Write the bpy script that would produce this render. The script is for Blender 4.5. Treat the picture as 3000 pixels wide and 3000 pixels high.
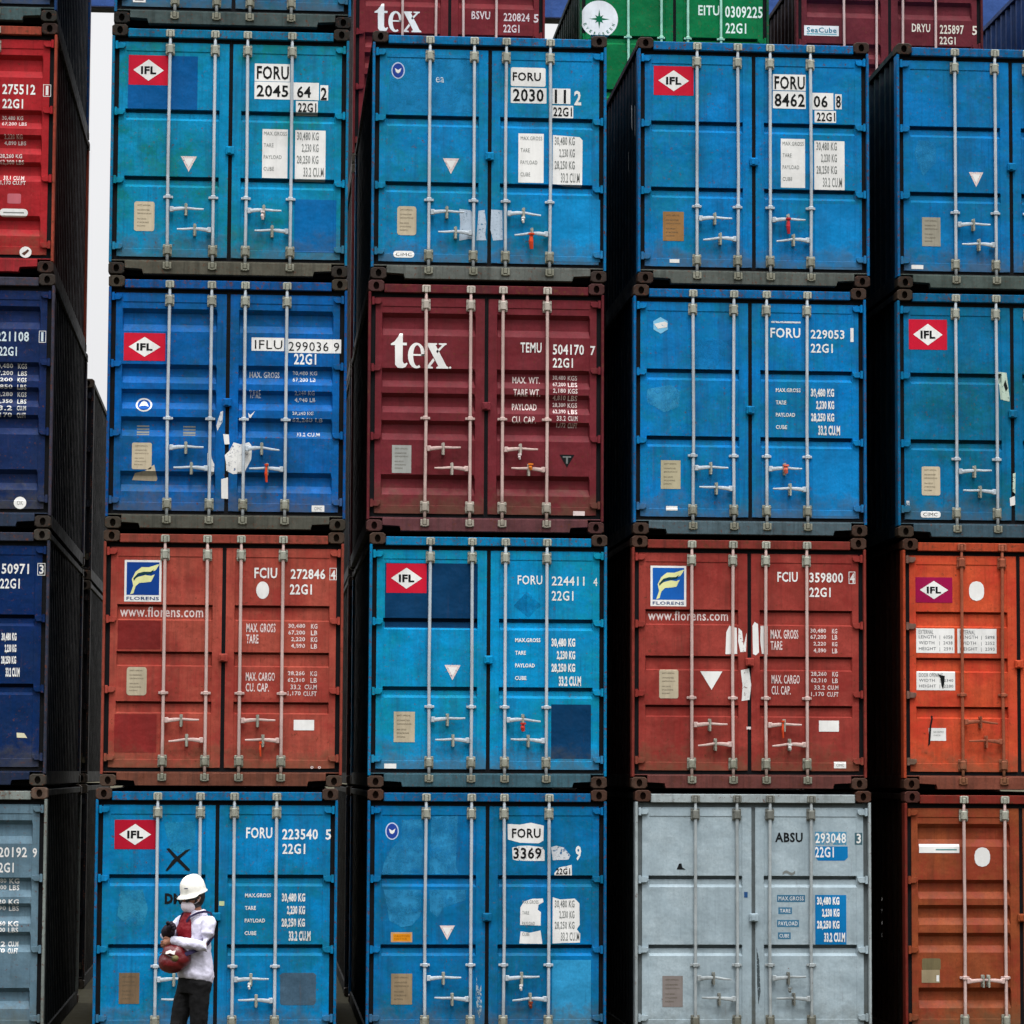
import bpy, bmesh, math, random
from mathutils import Vector, Matrix
random.seed(7)
R = math.radians
for o in list(bpy.data.objects): bpy.data.objects.remove(o, do_unlink=True)
S = bpy.context.scene
C = S.collection
# ------------------------------------------------------------------ camera, sky, sun, exposure
cam_d = bpy.data.cameras.new('camera'); cam = bpy.data.objects.new('camera', cam_d); C.objects.link(cam)
cam_d.sensor_width = 36; cam_d.lens = 108; cam_d.clip_end = 2000; cam_d.clip_start = 0.2
rt = Vector((0.9966651589663978, -0.08144162692672498, 0.005081565311309211))
up = Vector((-0.011960782812623607, -0.0842043854305819, 0.9963767164826601))
bk = Vector((-0.08071865073819187, -0.9931147380226446, -0.08489768280241602))
m = Matrix((rt, up, bk)).transposed().to_4x4(); m.translation = Vector((1.6114, -31.2703, 2.7502))
cam.matrix_world = m
S.camera = cam
S.render.resolution_x = S.render.resolution_y = 1024
w = bpy.data.worlds.new('World'); S.world = w; w.use_nodes = True
nt = w.node_tree; nt.nodes.clear()
out = nt.nodes.new('ShaderNodeOutputWorld'); bg = nt.nodes.new('ShaderNodeBackground')
sky = nt.nodes.new('ShaderNodeTexSky'); sky.sky_type = 'NISHITA'; sky.sun_disc = False
SUN_EL, SUN_ROT = R(64), R(172)
sky.sun_elevation = SUN_EL; sky.sun_rotation = SUN_ROT; sky.dust_density = 4; sky.air_density = 1.5
hs = nt.nodes.new('ShaderNodeHueSaturation'); hs.inputs['Saturation'].default_value = 0.12
nt.links.new(sky.outputs[0], hs.inputs['Color'])
mixw = nt.nodes.new('ShaderNodeMix'); mixw.data_type = 'RGBA'; mixw.inputs['Factor'].default_value = 0.85
# the cloud deck of an overcast day: brightest overhead, a third of that at the horizon, dull below it
tcw = nt.nodes.new('ShaderNodeTexCoord'); sx = nt.nodes.new('ShaderNodeSeparateXYZ'); nt.links.new(tcw.outputs['Generated'], sx.inputs[0])
cr_ = nt.nodes.new('ShaderNodeValToRGB'); nt.links.new(sx.outputs['Z'], cr_.inputs[0])
for i_, (p_, v_) in enumerate(((0, .8), (.02, 4.75), (.35, 5.6), (.7, 22.0), (1, 27.0))):
    e_ = cr_.color_ramp.elements[i_] if i_ < 2 else cr_.color_ramp.elements.new(p_)
    e_.position = p_; e_.color = (v_, v_*1.0, v_*1.02, 1)
cb_ = nt.nodes.new('ShaderNodeValToRGB'); nt.links.new(sx.outputs['Z'], cb_.inputs[0])       # dimmer sky low behind the camera, added to keep the stack gaps dark
for i_, (p_, v_) in enumerate(((0, .25), (.02, 1.0), (.30, 1.8), (.55, 12.0), (.8, 27.0))):
    e_ = cb_.color_ramp.elements[i_] if i_ < 2 else cb_.color_ramp.elements.new(p_)
    e_.position = p_; e_.color = (v_, v_, v_*1.02, 1)
mr_ = nt.nodes.new('ShaderNodeMapRange'); mr_.inputs['From Min'].default_value = .35; mr_.inputs['From Max'].default_value = -.15; nt.links.new(sx.outputs['Y'], mr_.inputs['Value'])
my_ = nt.nodes.new('ShaderNodeMix'); my_.data_type = 'RGBA'; nt.links.new(mr_.outputs[0], my_.inputs['Factor']); nt.links.new(cr_.outputs[0], my_.inputs[6]); nt.links.new(cb_.outputs[0], my_.inputs[7])
nt.links.new(my_.outputs[2], mixw.inputs[7])
nt.links.new(hs.outputs[0], mixw.inputs[6]); nt.links.new(mixw.outputs[2], bg.inputs['Color'])
bg.inputs['Strength'].default_value = 0.08
nt.links.new(bg.outputs[0], out.inputs[0])
sl = bpy.data.lights.new('sun', 'SUN'); sl.energy = .9; sl.angle = R(12); sl.color = (1, .98, .95)
so = bpy.data.objects.new('sun', sl); C.objects.link(so)
d = Vector((math.sin(SUN_ROT)*math.cos(SUN_EL), math.cos(SUN_ROT)*math.cos(SUN_EL), math.sin(SUN_EL)))
so.rotation_euler = d.to_track_quat('Z', 'Y').to_euler(); so.location = (0, -10, 30)
vs = S.view_settings; vs.view_transform = 'Standard'; vs.look = 'None'; vs.gamma = 1; vs.exposure = 1.12; vs.use_curve_mapping = False
S.cycles.max_bounces = 6
# ------------------------------------------------------------------ materials
def lin(c):
    return tuple((v/255/12.92 if v/255 <= .04045 else ((v/255+.055)/1.055)**2.4) for v in c)
MC = {}
def N(nt, t, **kw):
    n = nt.nodes.new(t)
    for k, v in kw.items(): setattr(n, k, v)
    return n
def noise(nt, vec, scale, detail=4, rough=.6):
    n = N(nt, 'ShaderNodeTexNoise'); n.inputs['Scale'].default_value = scale; n.inputs['Detail'].default_value = detail
    n.inputs['Roughness'].default_value = rough; nt.links.new(vec, n.inputs['Vector']); return n.outputs['Fac']
def ramp(nt, fac, lo, hi, a=0., b=1.):
    n = N(nt, 'ShaderNodeMapRange'); n.inputs['From Min'].default_value = lo; n.inputs['From Max'].default_value = hi
    n.inputs['To Min'].default_value = a; n.inputs['To Max'].default_value = b; nt.links.new(fac, n.inputs['Value']); return n.outputs[0]
def mix(nt, fac, a, b, mode='MIX'):
    n = N(nt, 'ShaderNodeMix', data_type='RGBA', blend_type=mode)
    for s, v in ((0, fac), (6, a), (7, b)):
        if isinstance(v, (int, float)): n.inputs[s].default_value = v
        elif isinstance(v, tuple): n.inputs[s].default_value = (*v[:3], 1)
        else: nt.links.new(v, n.inputs[s])
    return n.outputs[2]
def mul(nt, a, b):
    n = N(nt, 'ShaderNodeMath', operation='MULTIPLY')
    for s, v in ((0, a), (1, b)):
        if isinstance(v, (int, float)): n.inputs[s].default_value = v
        else: nt.links.new(v, n.inputs[s])
    return n.outputs[0]
RUST = lin((88, 50, 34)); GRIME = lin((40, 42, 38))
def paint(rgb, grime=.25, rust=.15, second=None, rough=.5, metal=0., bump=.25, wear=0., name='paint'):
    soft = 'blue' in name and wear > 0
    """weathered paint: faded clouds, run-down grime streaks, rust specks, shallow dents"""
    key = ('p', rgb, grime, rust, second, rough, metal, bump, wear, name)
    if key in MC: return MC[key]
    mt = bpy.data.materials.new(name); mt.use_nodes = True; nt = mt.node_tree
    b = nt.nodes['Principled BSDF']; geo = N(nt, 'ShaderNodeNewGeometry'); P = geo.outputs['Position']
    c = lin(rgb)
    sep = N(nt, 'ShaderNodeMapping'); nt.links.new(P, sep.inputs[0]); sep.inputs['Scale'].default_value = (9, 9, .7)
    sepf = N(nt, 'ShaderNodeMapping'); nt.links.new(P, sepf.inputs[0]); sepf.inputs['Scale'].default_value = (34, 34, 1.6)
    big = noise(nt, P, 1.3, 5, .65); mid = noise(nt, P, 9, 5, .7); fine = noise(nt, P, 48, 4, .75)
    streak = noise(nt, sep.outputs[0], 1, 5, .7); streakf = noise(nt, sepf.outputs[0], 1, 3, .6)
    pale = tuple(min(1, x*1.35+.004) for x in c); dark = tuple(x*(.84 if min(c) > .12 else .62) for x in c); k = .35 if bump == 0 else 1.
    col = mix(nt, ramp(nt, big, .42, .58), tuple(x*.80 for x in c) if second is None else lin(second), c)
    col = mix(nt, ramp(nt, mid, .50, .72, 0, .65*k), col, pale)
    col = mix(nt, ramp(nt, noise(nt, P, 4.5, 6, .75), .46, .68, 0, .80*k), col, dark)
    col = mix(nt, ramp(nt, fine, .40, .68, 0, .55*k), col, dark)
    col = mix(nt, ramp(nt, streak, .48, .74, 0, min(1, grime*1.7)), col, tuple(x*.30+.5*g for x, g in zip(c, GRIME)))
    col = mix(nt, ramp(nt, streakf, .56, .80, 0, min(1, grime*1.3)), col, tuple(x*.35 for x in c))
    if bump and 'clean' not in name:                                 # splashed dirt and rust creeping up from the lower edge of each box
        tc = N(nt, 'ShaderNodeTexCoord'); sp = N(nt, 'ShaderNodeSeparateXYZ'); nt.links.new(tc.outputs['Object'], sp.inputs[0])
        low = ramp(nt, sp.outputs['Z'], .62, .14, 0, 1)
        ad = N(nt, 'ShaderNodeMath', operation='ADD'); nt.links.new(mul(nt, low, .42), ad.inputs[0]); nt.links.new(mul(nt, noise(nt, P, 7, 6, .75), .9), ad.inputs[1])
        g1 = N(nt, 'ShaderNodeMath', operation='MULTIPLY'); nt.links.new(ramp(nt, ad.outputs[0], .60, .84, 0, 1), g1.inputs[0]); nt.links.new(ramp(nt, low, 0, .3), g1.inputs[1])
        col = mix(nt, mul(nt, g1.outputs[0], min(1, .35+grime)), col, tuple(x*.25+.6*g for x, g in zip(c, lin((84, 80, 58)))))
        chips = noise(nt, P, 17, 8, .85)
        col = mix(nt, ramp(nt, chips, .655, .69, 0, .75), col, tuple(min(1, x*1.25+.035) for x in c))
        rr_ = N(nt, 'ShaderNodeMapping'); nt.links.new(P, rr_.inputs[0]); rr_.inputs['Scale'].default_value = (16, 16, 1.1); rr_.inputs['Location'].default_value = (3, 7, 1)
        col = mix(nt, ramp(nt, noise(nt, rr_.outputs[0], 1, 6, .8), .62, .74, 0, .55), col, tuple(.35*x+.65*g for x, g in zip(c, lin((92, 64, 44)))))
        # scuffs: thin bright scrapes
        sm = N(nt, 'ShaderNodeMapping'); nt.links.new(P, sm.inputs[0]); sm.inputs['Scale'].default_value = (2.2, 2.2, 14); sm.inputs['Rotation'].default_value = (0, .35, 0)
        col = mix(nt, ramp(nt, noise(nt, sm.outputs[0], 2.3, 7, .8), .68, .76, 0, .5), col, tuple(min(1, x*1.6+.04) for x in c))
    if rust:
        spots = noise(nt, P, 26, 6, .75)
        col = mix(nt, ramp(nt, spots, .66-.16*rust, .74-.16*rust, 0, .9), col, RUST)
    nt.links.new(col, b.inputs['Base Color'])
    nt.links.new(ramp(nt, mid, .3, .7, rough-.08, rough+.15), b.inputs['Roughness'])
    b.inputs['Metallic'].default_value = metal; b.inputs['Specular IOR Level'].default_value = .08
    if bump:
        dent = noise(nt, P, 3.5, 3, .5)
        bp = N(nt, 'ShaderNodeBump'); bp.inputs['Strength'].default_value = min(1, bump*2); bp.inputs['Distance'].default_value = .05
        nt.links.new(dent, bp.inputs['Height'])
        bp2 = N(nt, 'ShaderNodeBump'); bp2.inputs['Strength'].default_value = .25; bp2.inputs['Distance'].default_value = .003
        nt.links.new(mid, bp2.inputs['Height']); nt.links.new(bp.outputs[0], bp2.inputs['Normal']); nt.links.new(bp2.outputs[0], b.inputs['Normal'])
    if wear:
        tr = N(nt, 'ShaderNodeBsdfTransparent'); ms = N(nt, 'ShaderNodeMixShader')
        wn = noise(nt, P, 38, 5, .75)
        if soft: wn = noise(nt, P, 7, 6, .7)
        nt.links.new(ramp(nt, wn, .40 if soft else .60-.14*wear, .72 if soft else .66-.14*wear, .35*wear if soft else 0, 1), ms.inputs[0])
        nt.links.new(b.outputs[0], ms.inputs[1]); nt.links.new(tr.outputs[0], ms.inputs[2])
        nt.links.new(ms.outputs[0], nt.nodes['Material Output'].inputs[0])
    MC[key] = mt; return mt
def cloth(rgb, name, rough=.85, var=.25, spec=.2, nscale=60):
    key = ('c', rgb, name)
    if key in MC: return MC[key]
    mt = bpy.data.materials.new(name); mt.use_nodes = True; nt = mt.node_tree; b = nt.nodes['Principled BSDF']
    tc = N(nt, 'ShaderNodeTexCoord'); P = tc.outputs['Object']; c = lin(rgb)
    n = noise(nt, P, 7, 4); f = noise(nt, P, nscale, 3)
    col = mix(nt, ramp(nt, n, .3, .7), tuple(x*(1-var) for x in c), c)
    nt.links.new(mix(nt, ramp(nt, f, .3, .7, 0, .3), col, tuple(x*.7 for x in c)), b.inputs['Base Color'])
    b.inputs['Roughness'].default_value = rough; b.inputs['Specular IOR Level'].default_value = spec
    bp = N(nt, 'ShaderNodeBump'); bp.inputs['Strength'].default_value = .5; bp.inputs['Distance'].default_value = .012
    nt.links.new(noise(nt, P, 16, 3), bp.inputs['Height']); nt.links.new(bp.outputs[0], b.inputs['Normal'])
    MC[key] = mt; return mt
WHITE = paint((226, 226, 224), .10, 0, rough=.55, bump=0, name='white_marking')
WORN = paint((222, 222, 220), .12, 0, rough=.55, bump=0, wear=.15, name='worn_white_marking')
FADED = paint((200, 205, 210), .12, 0, rough=.55, bump=0, wear=.45, name='faded_white_marking')
PINK = paint((216, 200, 198), .10, 0, rough=.55, bump=0, wear=.2, name='aged_white_marking')
BLACK = paint((22, 24, 26), .05, 0, rough=.55, bump=0, name='black_marking')
GREY = paint((120, 124, 122), .1, 0, rough=.55, bump=0, name='grey_print')
REDL = paint((196, 26, 52), .08, 0, rough=.45, bump=0, name='red_logo')
BEIGE = paint((186, 174, 150), .25, .1, rough=.5, bump=0, name='plate_metal')
BEIGE2 = paint((150, 112, 70), .3, .2, rough=.5, bump=0, name='aged_plate_metal')
RUBBER = paint((20, 21, 24), .1, 0, rough=.7, bump=0, name='rubber_seal')
STEEL = paint((180, 190, 198), .30, .16, rough=.38, metal=.10, bump=.05, name='galvanised_steel')
STEELP = paint((196, 170, 164), .28, .18, rough=.45, metal=.1, bump=.05, name='pinkish_painted_steel')
BRACK = paint((160, 162, 150), .35, .35, rough=.55, metal=.2, bump=.1, name='bracket_steel')
ORANGE = paint((205, 72, 40), .05, 0, rough=.4, bump=0, name='orange_plastic')
DARKIN = paint((16, 16, 17), .1, 0, rough=.9, bump=0, name='dark_interior')
# ------------------------------------------------------------------ mesh helpers
def bm_box(bm, x0, x1, y0, y1, z0, z1, bev=0.):
    vs = [bm.verts.new(p) for p in ((x0,y0,z0),(x1,y0,z0),(x1,y1,z0),(x0,y1,z0),(x0,y0,z1),(x1,y0,z1),(x1,y1,z1),(x0,y1,z1))]
    fs = [bm.faces.new([vs[i] for i in f]) for f in ((0,3,2,1),(4,5,6,7),(0,1,5,4),(1,2,6,5),(2,3,7,6),(3,0,4,7))]
    if bev:
        es = list({e for f in fs for e in f.edges}); bmesh.ops.bevel(bm, geom=es, offset=bev, segments=1, affect='EDGES', profile=.5)
def bm_tube(bm, pts, rads, seg=10, cap=True):
    rings = []; pts = [Vector(p) for p in pts]
    if isinstance(rads, (int, float)): rads = [rads]*len(pts)
    for i, p in enumerate(pts):
        a = pts[max(0, i-1)]; b = pts[min(len(pts)-1, i+1)]; t = (b-a).normalized()
        u = t.cross(Vector((0, 0, 1)) if abs(t.z) < .9 else Vector((1, 0, 0))).normalized(); v = t.cross(u)
        rr = rads[i] if isinstance(rads[i], tuple) else (rads[i], rads[i])
        rings.append([bm.verts.new(p+u*math.cos(2*math.pi*k/seg)*rr[0]+v*math.sin(2*math.pi*k/seg)*rr[1]) for k in range(seg)])
    for a, b in zip(rings, rings[1:]):
        for k in range(seg): bm.faces.new((a[k], a[(k+1) % seg], b[(k+1) % seg], b[k]))
    if cap:
        bm.faces.new(rings[0]); bm.faces.new(rings[-1][::-1])
def fin(bm, name, smooth=False):
    bmesh.ops.recalc_face_normals(bm, faces=bm.faces)
    me = bpy.data.meshes.new(name); bm.to_mesh(me); bm.free(); me.materials.append(None)
    if smooth:
        for p in me.polygons: p.use_smooth = True
    return me
def link(name, me, mat, parent=None, loc=(0, 0, 0)):
    o = bpy.data.objects.new(name, me); C.objects.link(o); o.location = loc
    if parent: o.parent = parent
    if not len(me.materials): me.materials.append(None)
    o.material_slots[0].link = 'OBJECT'; o.material_slots[0].material = mat
    return o
def tag(o, label=None, cat=None, group=None, kind=None):
    for k, v in (('label', label), ('category', cat), ('group', group), ('kind', kind)):
        if v: o[k] = v
    return o
def thing(name, label, cat, loc, group=None):
    o = bpy.data.objects.new(name, None); C.objects.link(o); o.location = loc; o.empty_display_size = .3
    return tag(o, label, cat, group)
MESH = {}
def cached(key, fn):
    if key not in MESH: MESH[key] = fn()
    return MESH[key]
# ------------------------------------------------------------------ ground
bm = bmesh.new(); v = [bm.verts.new(p) for p in ((-600, -600, 0), (600, -600, 0), (600, 900, 0), (-600, 900, 0))]; bm.faces.new(v)
tag(link('ground', fin(bm, 'ground'), paint((42, 42, 43), .5, .05, rough=.85, bump=.1, name='yard_concrete')), 'grey concrete ground of the container yard', 'ground', kind='structure')
# ------------------------------------------------------------------ container
W, H, L = 2.438, 2.591, 6.058
FACE = .045                                                          # outer face of the doors behind the front plane
PROFILES = {
 'A': [(.867, .985, .008, .030, .048), (1.565, 1.680, .008, .030, .048)],
 'B': [(.330, .565, .045, .075, .056), (.903, 1.097, .040, .070, .056), (1.160, 1.363, .040, .070, .056), (1.443, 1.645, .040, .070, .056), (2.00, 2.21, .045, .075, .056)],
 'C': [(.752, .914, .012, .014, .040), (1.229, 1.380, .012, .014, .040), (1.733, 1.857, .012, .014, .040)],
}
INSET = .006
GROOVE_A = ((.003, .105), (.036, .105), (.040, .034))
def zlist(kind):
    """break points (z, depth) down the panel"""
    pts = [(H-.262, 0), (H-.266, INSET)]
    for t0, t1, a, b, dd in PROFILES[kind]:
        if kind == 'A': pts += [(H-t0, INSET)]+[(H-t0-u, v) for u, v in GROOVE_A]+[(H-t1+.028, .034), (H-t1, INSET)]
        elif kind == 'C': pts += [(H-t0, INSET), (H-t0-.003, .080), (H-t0-.020, .080), (H-t0-.024, .036), (H-t1+b, .036), (H-t1, INSET)]
        else: pts += [(H-t0, INSET), (H-t0-a, dd), (H-t1+b, dd), (H-t1, INSET)]
    pts += [(H-2.318, INSET), (H-2.322, 0)]
    return pts
def depth(kind, x, z):
    fx = max(min((x-.144)/.012, (1.110-x)/.012, 1), min((x-1.330)/.012, (2.296-x)/.012, 1), 0)
    if fx <= 0: return 0
    p = zlist(kind)
    if z >= p[0][0] or z <= p[-1][0]: return 0
    for (z0, d0), (z1, d1) in zip(p, p[1:]):
        if z0 >= z >= z1: return fx*(d0+(d1-d0)*((z0-z)/max(1e-6, z0-z1)))
    return 0
DOORX = {'l': (.078, 1.203, .150, 1.104), 'r': (1.243, 2.362, 1.336, 2.290)}
DZ0, DZ1 = .188, H-.172
def door_mesh(kind, side):
    x0, x1, a, b = DOORX[side]; bm = bmesh.new()
    xs = [x0, a-.006, a+.006, b-.006, b+.006, x1]
    zs = [DZ1]+[z for z, _ in zlist(kind)]+[DZ0]
    g = []
    for j, z in enumerate(zs):
        row = []
        for i, x in enumerate(xs):
            dd = 0
            if 2 <= i <= 3 and 0 < j < len(zs)-1: dd = zlist(kind)[j-1][1]
            row.append(bm.verts.new((x, FACE+dd, z)))
        g.append(row)
    for j in range(len(zs)-1):
        for i in range(len(xs)-1): bm.faces.new((g[j][i], g[j+1][i], g[j+1][i+1], g[j][i+1]))
    # rim and back
    rim = [g[0][i] for i in range(len(xs))]+[g[j][-1] for j in range(1, len(zs))]+[g[-1][i] for i in range(len(xs)-2, -1, -1)]+[g[j][0] for j in range(len(zs)-2, 0, -1)]
    bkv = [bm.verts.new((v.co.x, .175, v.co.z)) for v in rim]; n = len(rim)
    for i in range(n): bm.faces.new((rim[i], rim[(i+1) % n], bkv[(i+1) % n], bkv[i]))
    bm.faces.new(bkv)
    es = [e for e in bm.edges if all(abs(v.co.y-FACE) < 1e-5 for v in e.verts) and all(v in rim for v in e.verts)]
    bmesh.ops.bevel(bm, geom=es, offset=.005, segments=2, affect='EDGES')
    return fin(bm, 'door')
def gasket_mesh(side):
    x0, x1, _, _ = DOORX[side]; bm = bmesh.new()
    bm_box(bm, x0-.012, x1+.012, .060, .094, DZ1-.004, DZ1+.044); bm_box(bm, x0-.012, x1+.012, .060, .094, DZ0-.038, DZ0+.004)
    wl, wr = (.045, .019) if side == 'l' else (.019, .045)
    bm_box(bm, x0-wl, x0+.004, .058, .094, DZ0-.038, DZ1+.044); bm_box(bm, x1-.004, x1+wr, .058, .094, DZ0-.038, DZ1+.044)
    return fin(bm, 'gasket')
def frame_mesh():
    bm = bmesh.new()
    for s in (0, 1):
        f = lambda a, b, s=s: (a, b) if not s else (W-b, W-a)
        a, b = f(.002, .030); bm_box(bm, a, b, .004, .150, .118, H-.118, .005)
        a, b = f(.0305, .066); bm_box(bm, a, b, .095, .150, .118, H-.118)
    # header
    bm_box(bm, .164, W-.164, .012, .130, H-.126, H-.038, .006)
    bm_box(bm, .066, W-.066, .095, .130, H-.172, H-.127)
    return fin(bm, 'frame')
def sill_mesh():
    # sill with fork notches at both ends
    bm = bmesh.new(); pr = [(.164, .062), (.345, .062), (.352, .006), (W-.352, .006), (W-.345, .062), (W-.164, .062), (W-.164, .138), (.164, .138)]
    a = [bm.verts.new((x, .010, z)) for x, z in pr]; b = [bm.verts.new((x, .130, z)) for x, z in pr]
    bm.faces.new(a); bm.faces.new(b)
    for k in range(8): bm.faces.new((a[k], a[(k+1) % 8], b[(k+1) % 8], b[k]))
    bmesh.ops.bevel(bm, geom=list(bm.edges), offset=.005, segments=1, affect='EDGES')
    bm_box(bm, .030, W-.030, .016, .130, .136, .147, .003)
    bm_box(bm, .066, W-.066, .100, .130, .146, .186)
    return fin(bm, 'door_sill')
def end_frame_mesh():
    bm = bmesh.new()
    for a, b in ((.004, .130), (W-.130, W-.004)): bm_box(bm, a, b, L-.16, L-.006, .118, H-.118)
    bm_box(bm, .126, W-.126, L-.10, L-.004, H-.126, H-.003); bm_box(bm, .126, W-.126, L-.10, L-.004, .112, .138)
    return fin(bm, 'end_frame')
def side_mesh(s):
    bm = bmesh.new(); y = .16; pts = []; x0 = .030; dd = .036
    while y < L-.30:
        pts += [(y, x0), (y+.072, x0), (y+.140, x0+dd), (y+.210, x0+dd)]; y += .278
    pts += [(L-.165, x0)]
    f = (lambda x: x) if s == 0 else (lambda x: W-x)
    lo = [bm.verts.new((f(x), yy, .150)) for yy, x in pts]; hi = [bm.verts.new((f(x), yy, H-.085)) for yy, x in pts]
    lo2 = [bm.verts.new((f(x+.004), yy, .150)) for yy, x in pts]; hi2 = [bm.verts.new((f(x+.004), yy, H-.085)) for yy, x in pts]
    for i in range(len(pts)-1):
        bm.faces.new((lo[i], lo[i+1], hi[i+1], hi[i])); bm.faces.new((lo2[i], hi2[i], hi2[i+1], lo2[i+1]))
    return fin(bm, 'side_wall')
def side_x(yy):
    u = (yy-.16) % .278
    return .030 if u < .072 else .030+.036*(u-.072)/.068 if u < .140 else .066 if u < .210 else .066-.036*(u-.210)/.068
def rail_mesh(s):
    bm = bmesh.new()
    f = (lambda a, b: (a, b)) if s == 0 else (lambda a, b: (W-b, W-a))
    a, b = f(.006, .072); bm_box(bm, a, b, .180, L-.18, H-.084, H-.022, .004)
    a, b = f(.010, .072); bm_box(bm, a, b, .180, L-.18, .015, .149)
    return fin(bm, 'side_rail')
def roof_mesh():
    bm = bmesh.new(); y = .14; pts = []
    while y < L-.30:
        pts += [(y, H-.026), (y+.09, H-.026), (y+.12, H-.040), (y+.18, H-.040)]; y += .209
    pts.append((L-.11, H-.026))
    rows = [[bm.verts.new((x, yy, z-dz)) for yy, z in pts] for x, dz in ((.075, 0), (W-.075, 0), (W-.075, .006), (.075, .006))]
    for i in range(len(pts)-1):
        bm.faces.new((rows[0][i], rows[1][i], rows[1][i+1], rows[0][i+1])); bm.faces.new((rows[3][i], rows[3][i+1], rows[2][i+1], rows[2][i]))
    return fin(bm, 'roof')
def slab_mesh(name, *a):
    bm = bmesh.new(); bm_box(bm, *a); return fin(bm, name)
def end_mesh():
    bm = bmesh.new(); x = .135; pts = []
    while x < W-.35:
        pts += [(x, L-.03), (x+.1, L-.03), (x+.13, L-.07), (x+.23, L-.07)]; x += .26
    pts.append((W-.135, L-.03))
    for k in (0, .006):
        lo = [bm.verts.new((xx, yy-k, .139)) for xx, yy in pts]; hi = [bm.verts.new((xx, yy-k, H-.127)) for xx, yy in pts]
        for i in range(len(pts)-1): bm.faces.new((lo[i], lo[i+1], hi[i+1], hi[i]))
    return fin(bm, 'end_wall')
def casting_mesh(s, top, back):
    """corner casting with its oval opening"""
    x0, x1 = (0, .162) if s == 0 else (W-.162, W); z0, z1 = (0, .118) if not top else (H-.118, H)
    y0, y1 = (0, .178) if not back else (L, L-.178)
    bm = bmesh.new(); n = 16; cx, cz = (x0+x1)/2, (z0+z1)/2; hw, hh = .030, .040
    e = .006
    outer = []; inner = []; deep = []
    for k in range(n):
        a = 2*math.pi*(k+.5)/n; c, sn = math.cos(a), math.sin(a); q = max(abs(c), abs(sn))
        outer.append((cx+(.081-e)*c/q, cz+(.059-e)*sn/q)); inner.append((cx+hw*c, cz+hh*sn))
    sy = 1 if not back else -1
    vo = [bm.verts.new((x, y0, z)) for x, z in outer]; vi = [bm.verts.new((x, y0, z)) for x, z in inner]; vd = [bm.verts.new((x, y0+sy*.07, z)) for x, z in inner]
    vs_ = [bm.verts.new((cx+(x-cx)*.081/(.081-e), y0+sy*e, cz+(z-cz)*.059/(.059-e))) for x, z in outer]
    vb = [bm.verts.new((v.co.x, y1, v.co.z)) for v in vs_]
    for k in range(n):
        j = (k+1) % n
        bm.faces.new((vo[k], vo[j], vi[j], vi[k])); bm.faces.new((vi[k], vi[j], vd[j], vd[k]))
        bm.faces.new((vo[k], vo[j], vs_[j], vs_[k])); bm.faces.new((vs_[k], vs_[j], vb[j], vb[k]))
    bm.faces.new(vd); bm.faces.new(vb)
    return fin(bm, 'corner_casting')
BARS = {'n': (.622, 1.050, 1.392, 1.818), 'w': (.596, 1.057, 1.390, 1.848)}
BARX = BARS['n']
def bar_mesh(i, q=0):
    bm = bmesh.new(); x = BARX[i]; y = .014; bx = (0, .007, -.006, .003)[q]
    bm_tube(bm, [(x, y-.004, .085), (x, y, .2), (x+bx*.6, y, .75), (x+bx, y, 1.15), (x+bx*.5, y, 1.75), (x, y, H-.2), (x, y-.004, H-.075)], [.012]+[.0165]*5+[.012], 12)
    return fin(bm, 'locking_bar', True)
def bracket_mesh(i, z, big):
    bm = bmesh.new(); x = BARX[i]
    if big:
        bm_box(bm, x-.046, x+.046, .032, .0445, z-.062, z+.062, .006)
        bm_box(bm, x-.030, x+.030, -.012, .030, z-.046, z+.046, .010)
        for sx in (-1, 1):
            for sz in (-1, 1): bm_tube(bm, [(x+sx*.038, .033, z+sz*.036), (x+sx*.038, .024, z+sz*.036)], .009, 8)
    else:
        bm_box(bm, x-.050, x+.050, .030, .0445, z-.013, z+.013, .004)
        bm_box(bm, x-.026, x+.026, -.010, .029, z-.020, z+.020, .006)
    return fin(bm, 'bar_bracket')
def keeper_mesh(i, top):
    bm = bmesh.new(); x = BARX[i]; s = 1 if top else -1; z = H-.085 if top else .092
    bm_box(bm, x-.044, x-.022, -.014, .0095, z-.034, z+.034, .004); bm_box(bm, x+.022, x+.044, -.014, .0095, z-.034, z+.034, .004)
    bm_box(bm, x-.036, x+.036, -.006, .0095, z+s*.020, z+s*.040, .004)
    bm_box(bm, x-.019, x+.019, -.012, .026, z-.020-(.02 if top else -.0), z+.020+(.0 if top else .02), .006)
    return fin(bm, 'cam_keeper')
def handle_mesh(i, z, droop):
    bm = bmesh.new(); x = BARX[i]; s = 1 if i in (0, 2) else -1
    bm_box(bm, min(x+s*.018, x+s*.060), max(x+s*.018, x+s*.060), -.014, .022, z-.028, z+.028, .005)
    bm_tube(bm, [(x+s*.05, -.012, z-.004), (x+s*.12, -.018, z+.004), (x+s*.20, -.012, z+.010+droop*.3), (x+s*.29, -.004, z+.004+droop), (x+s*.365, .0, z+.004+droop*1.6)], [(.008, .021), (.007, .019), (.006, .013), (.006, .012), (.006, .009)], 8)
    return fin(bm, 'handle')
def catch_mesh(i, z):
    bm = bmesh.new(); x = BARX[i]; s = 1 if i in (0, 2) else -1; x += s*.185
    bm_box(bm, x-.016, x+.016, .012, .0445, z-.062, z+.060, .004)
    bm_box(bm, x-.012, x+.012, -.030, .011, z+.026, z+.046, .004); bm_box(bm, x-.012, x+.012, -.030, .011, z-.040, z-.022, .004)
    bm_tube(bm, [(x, -.024, z-.066), (x, -.024, z+.060)], .010, 8)
    return fin(bm, 'handle_catch')
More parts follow.
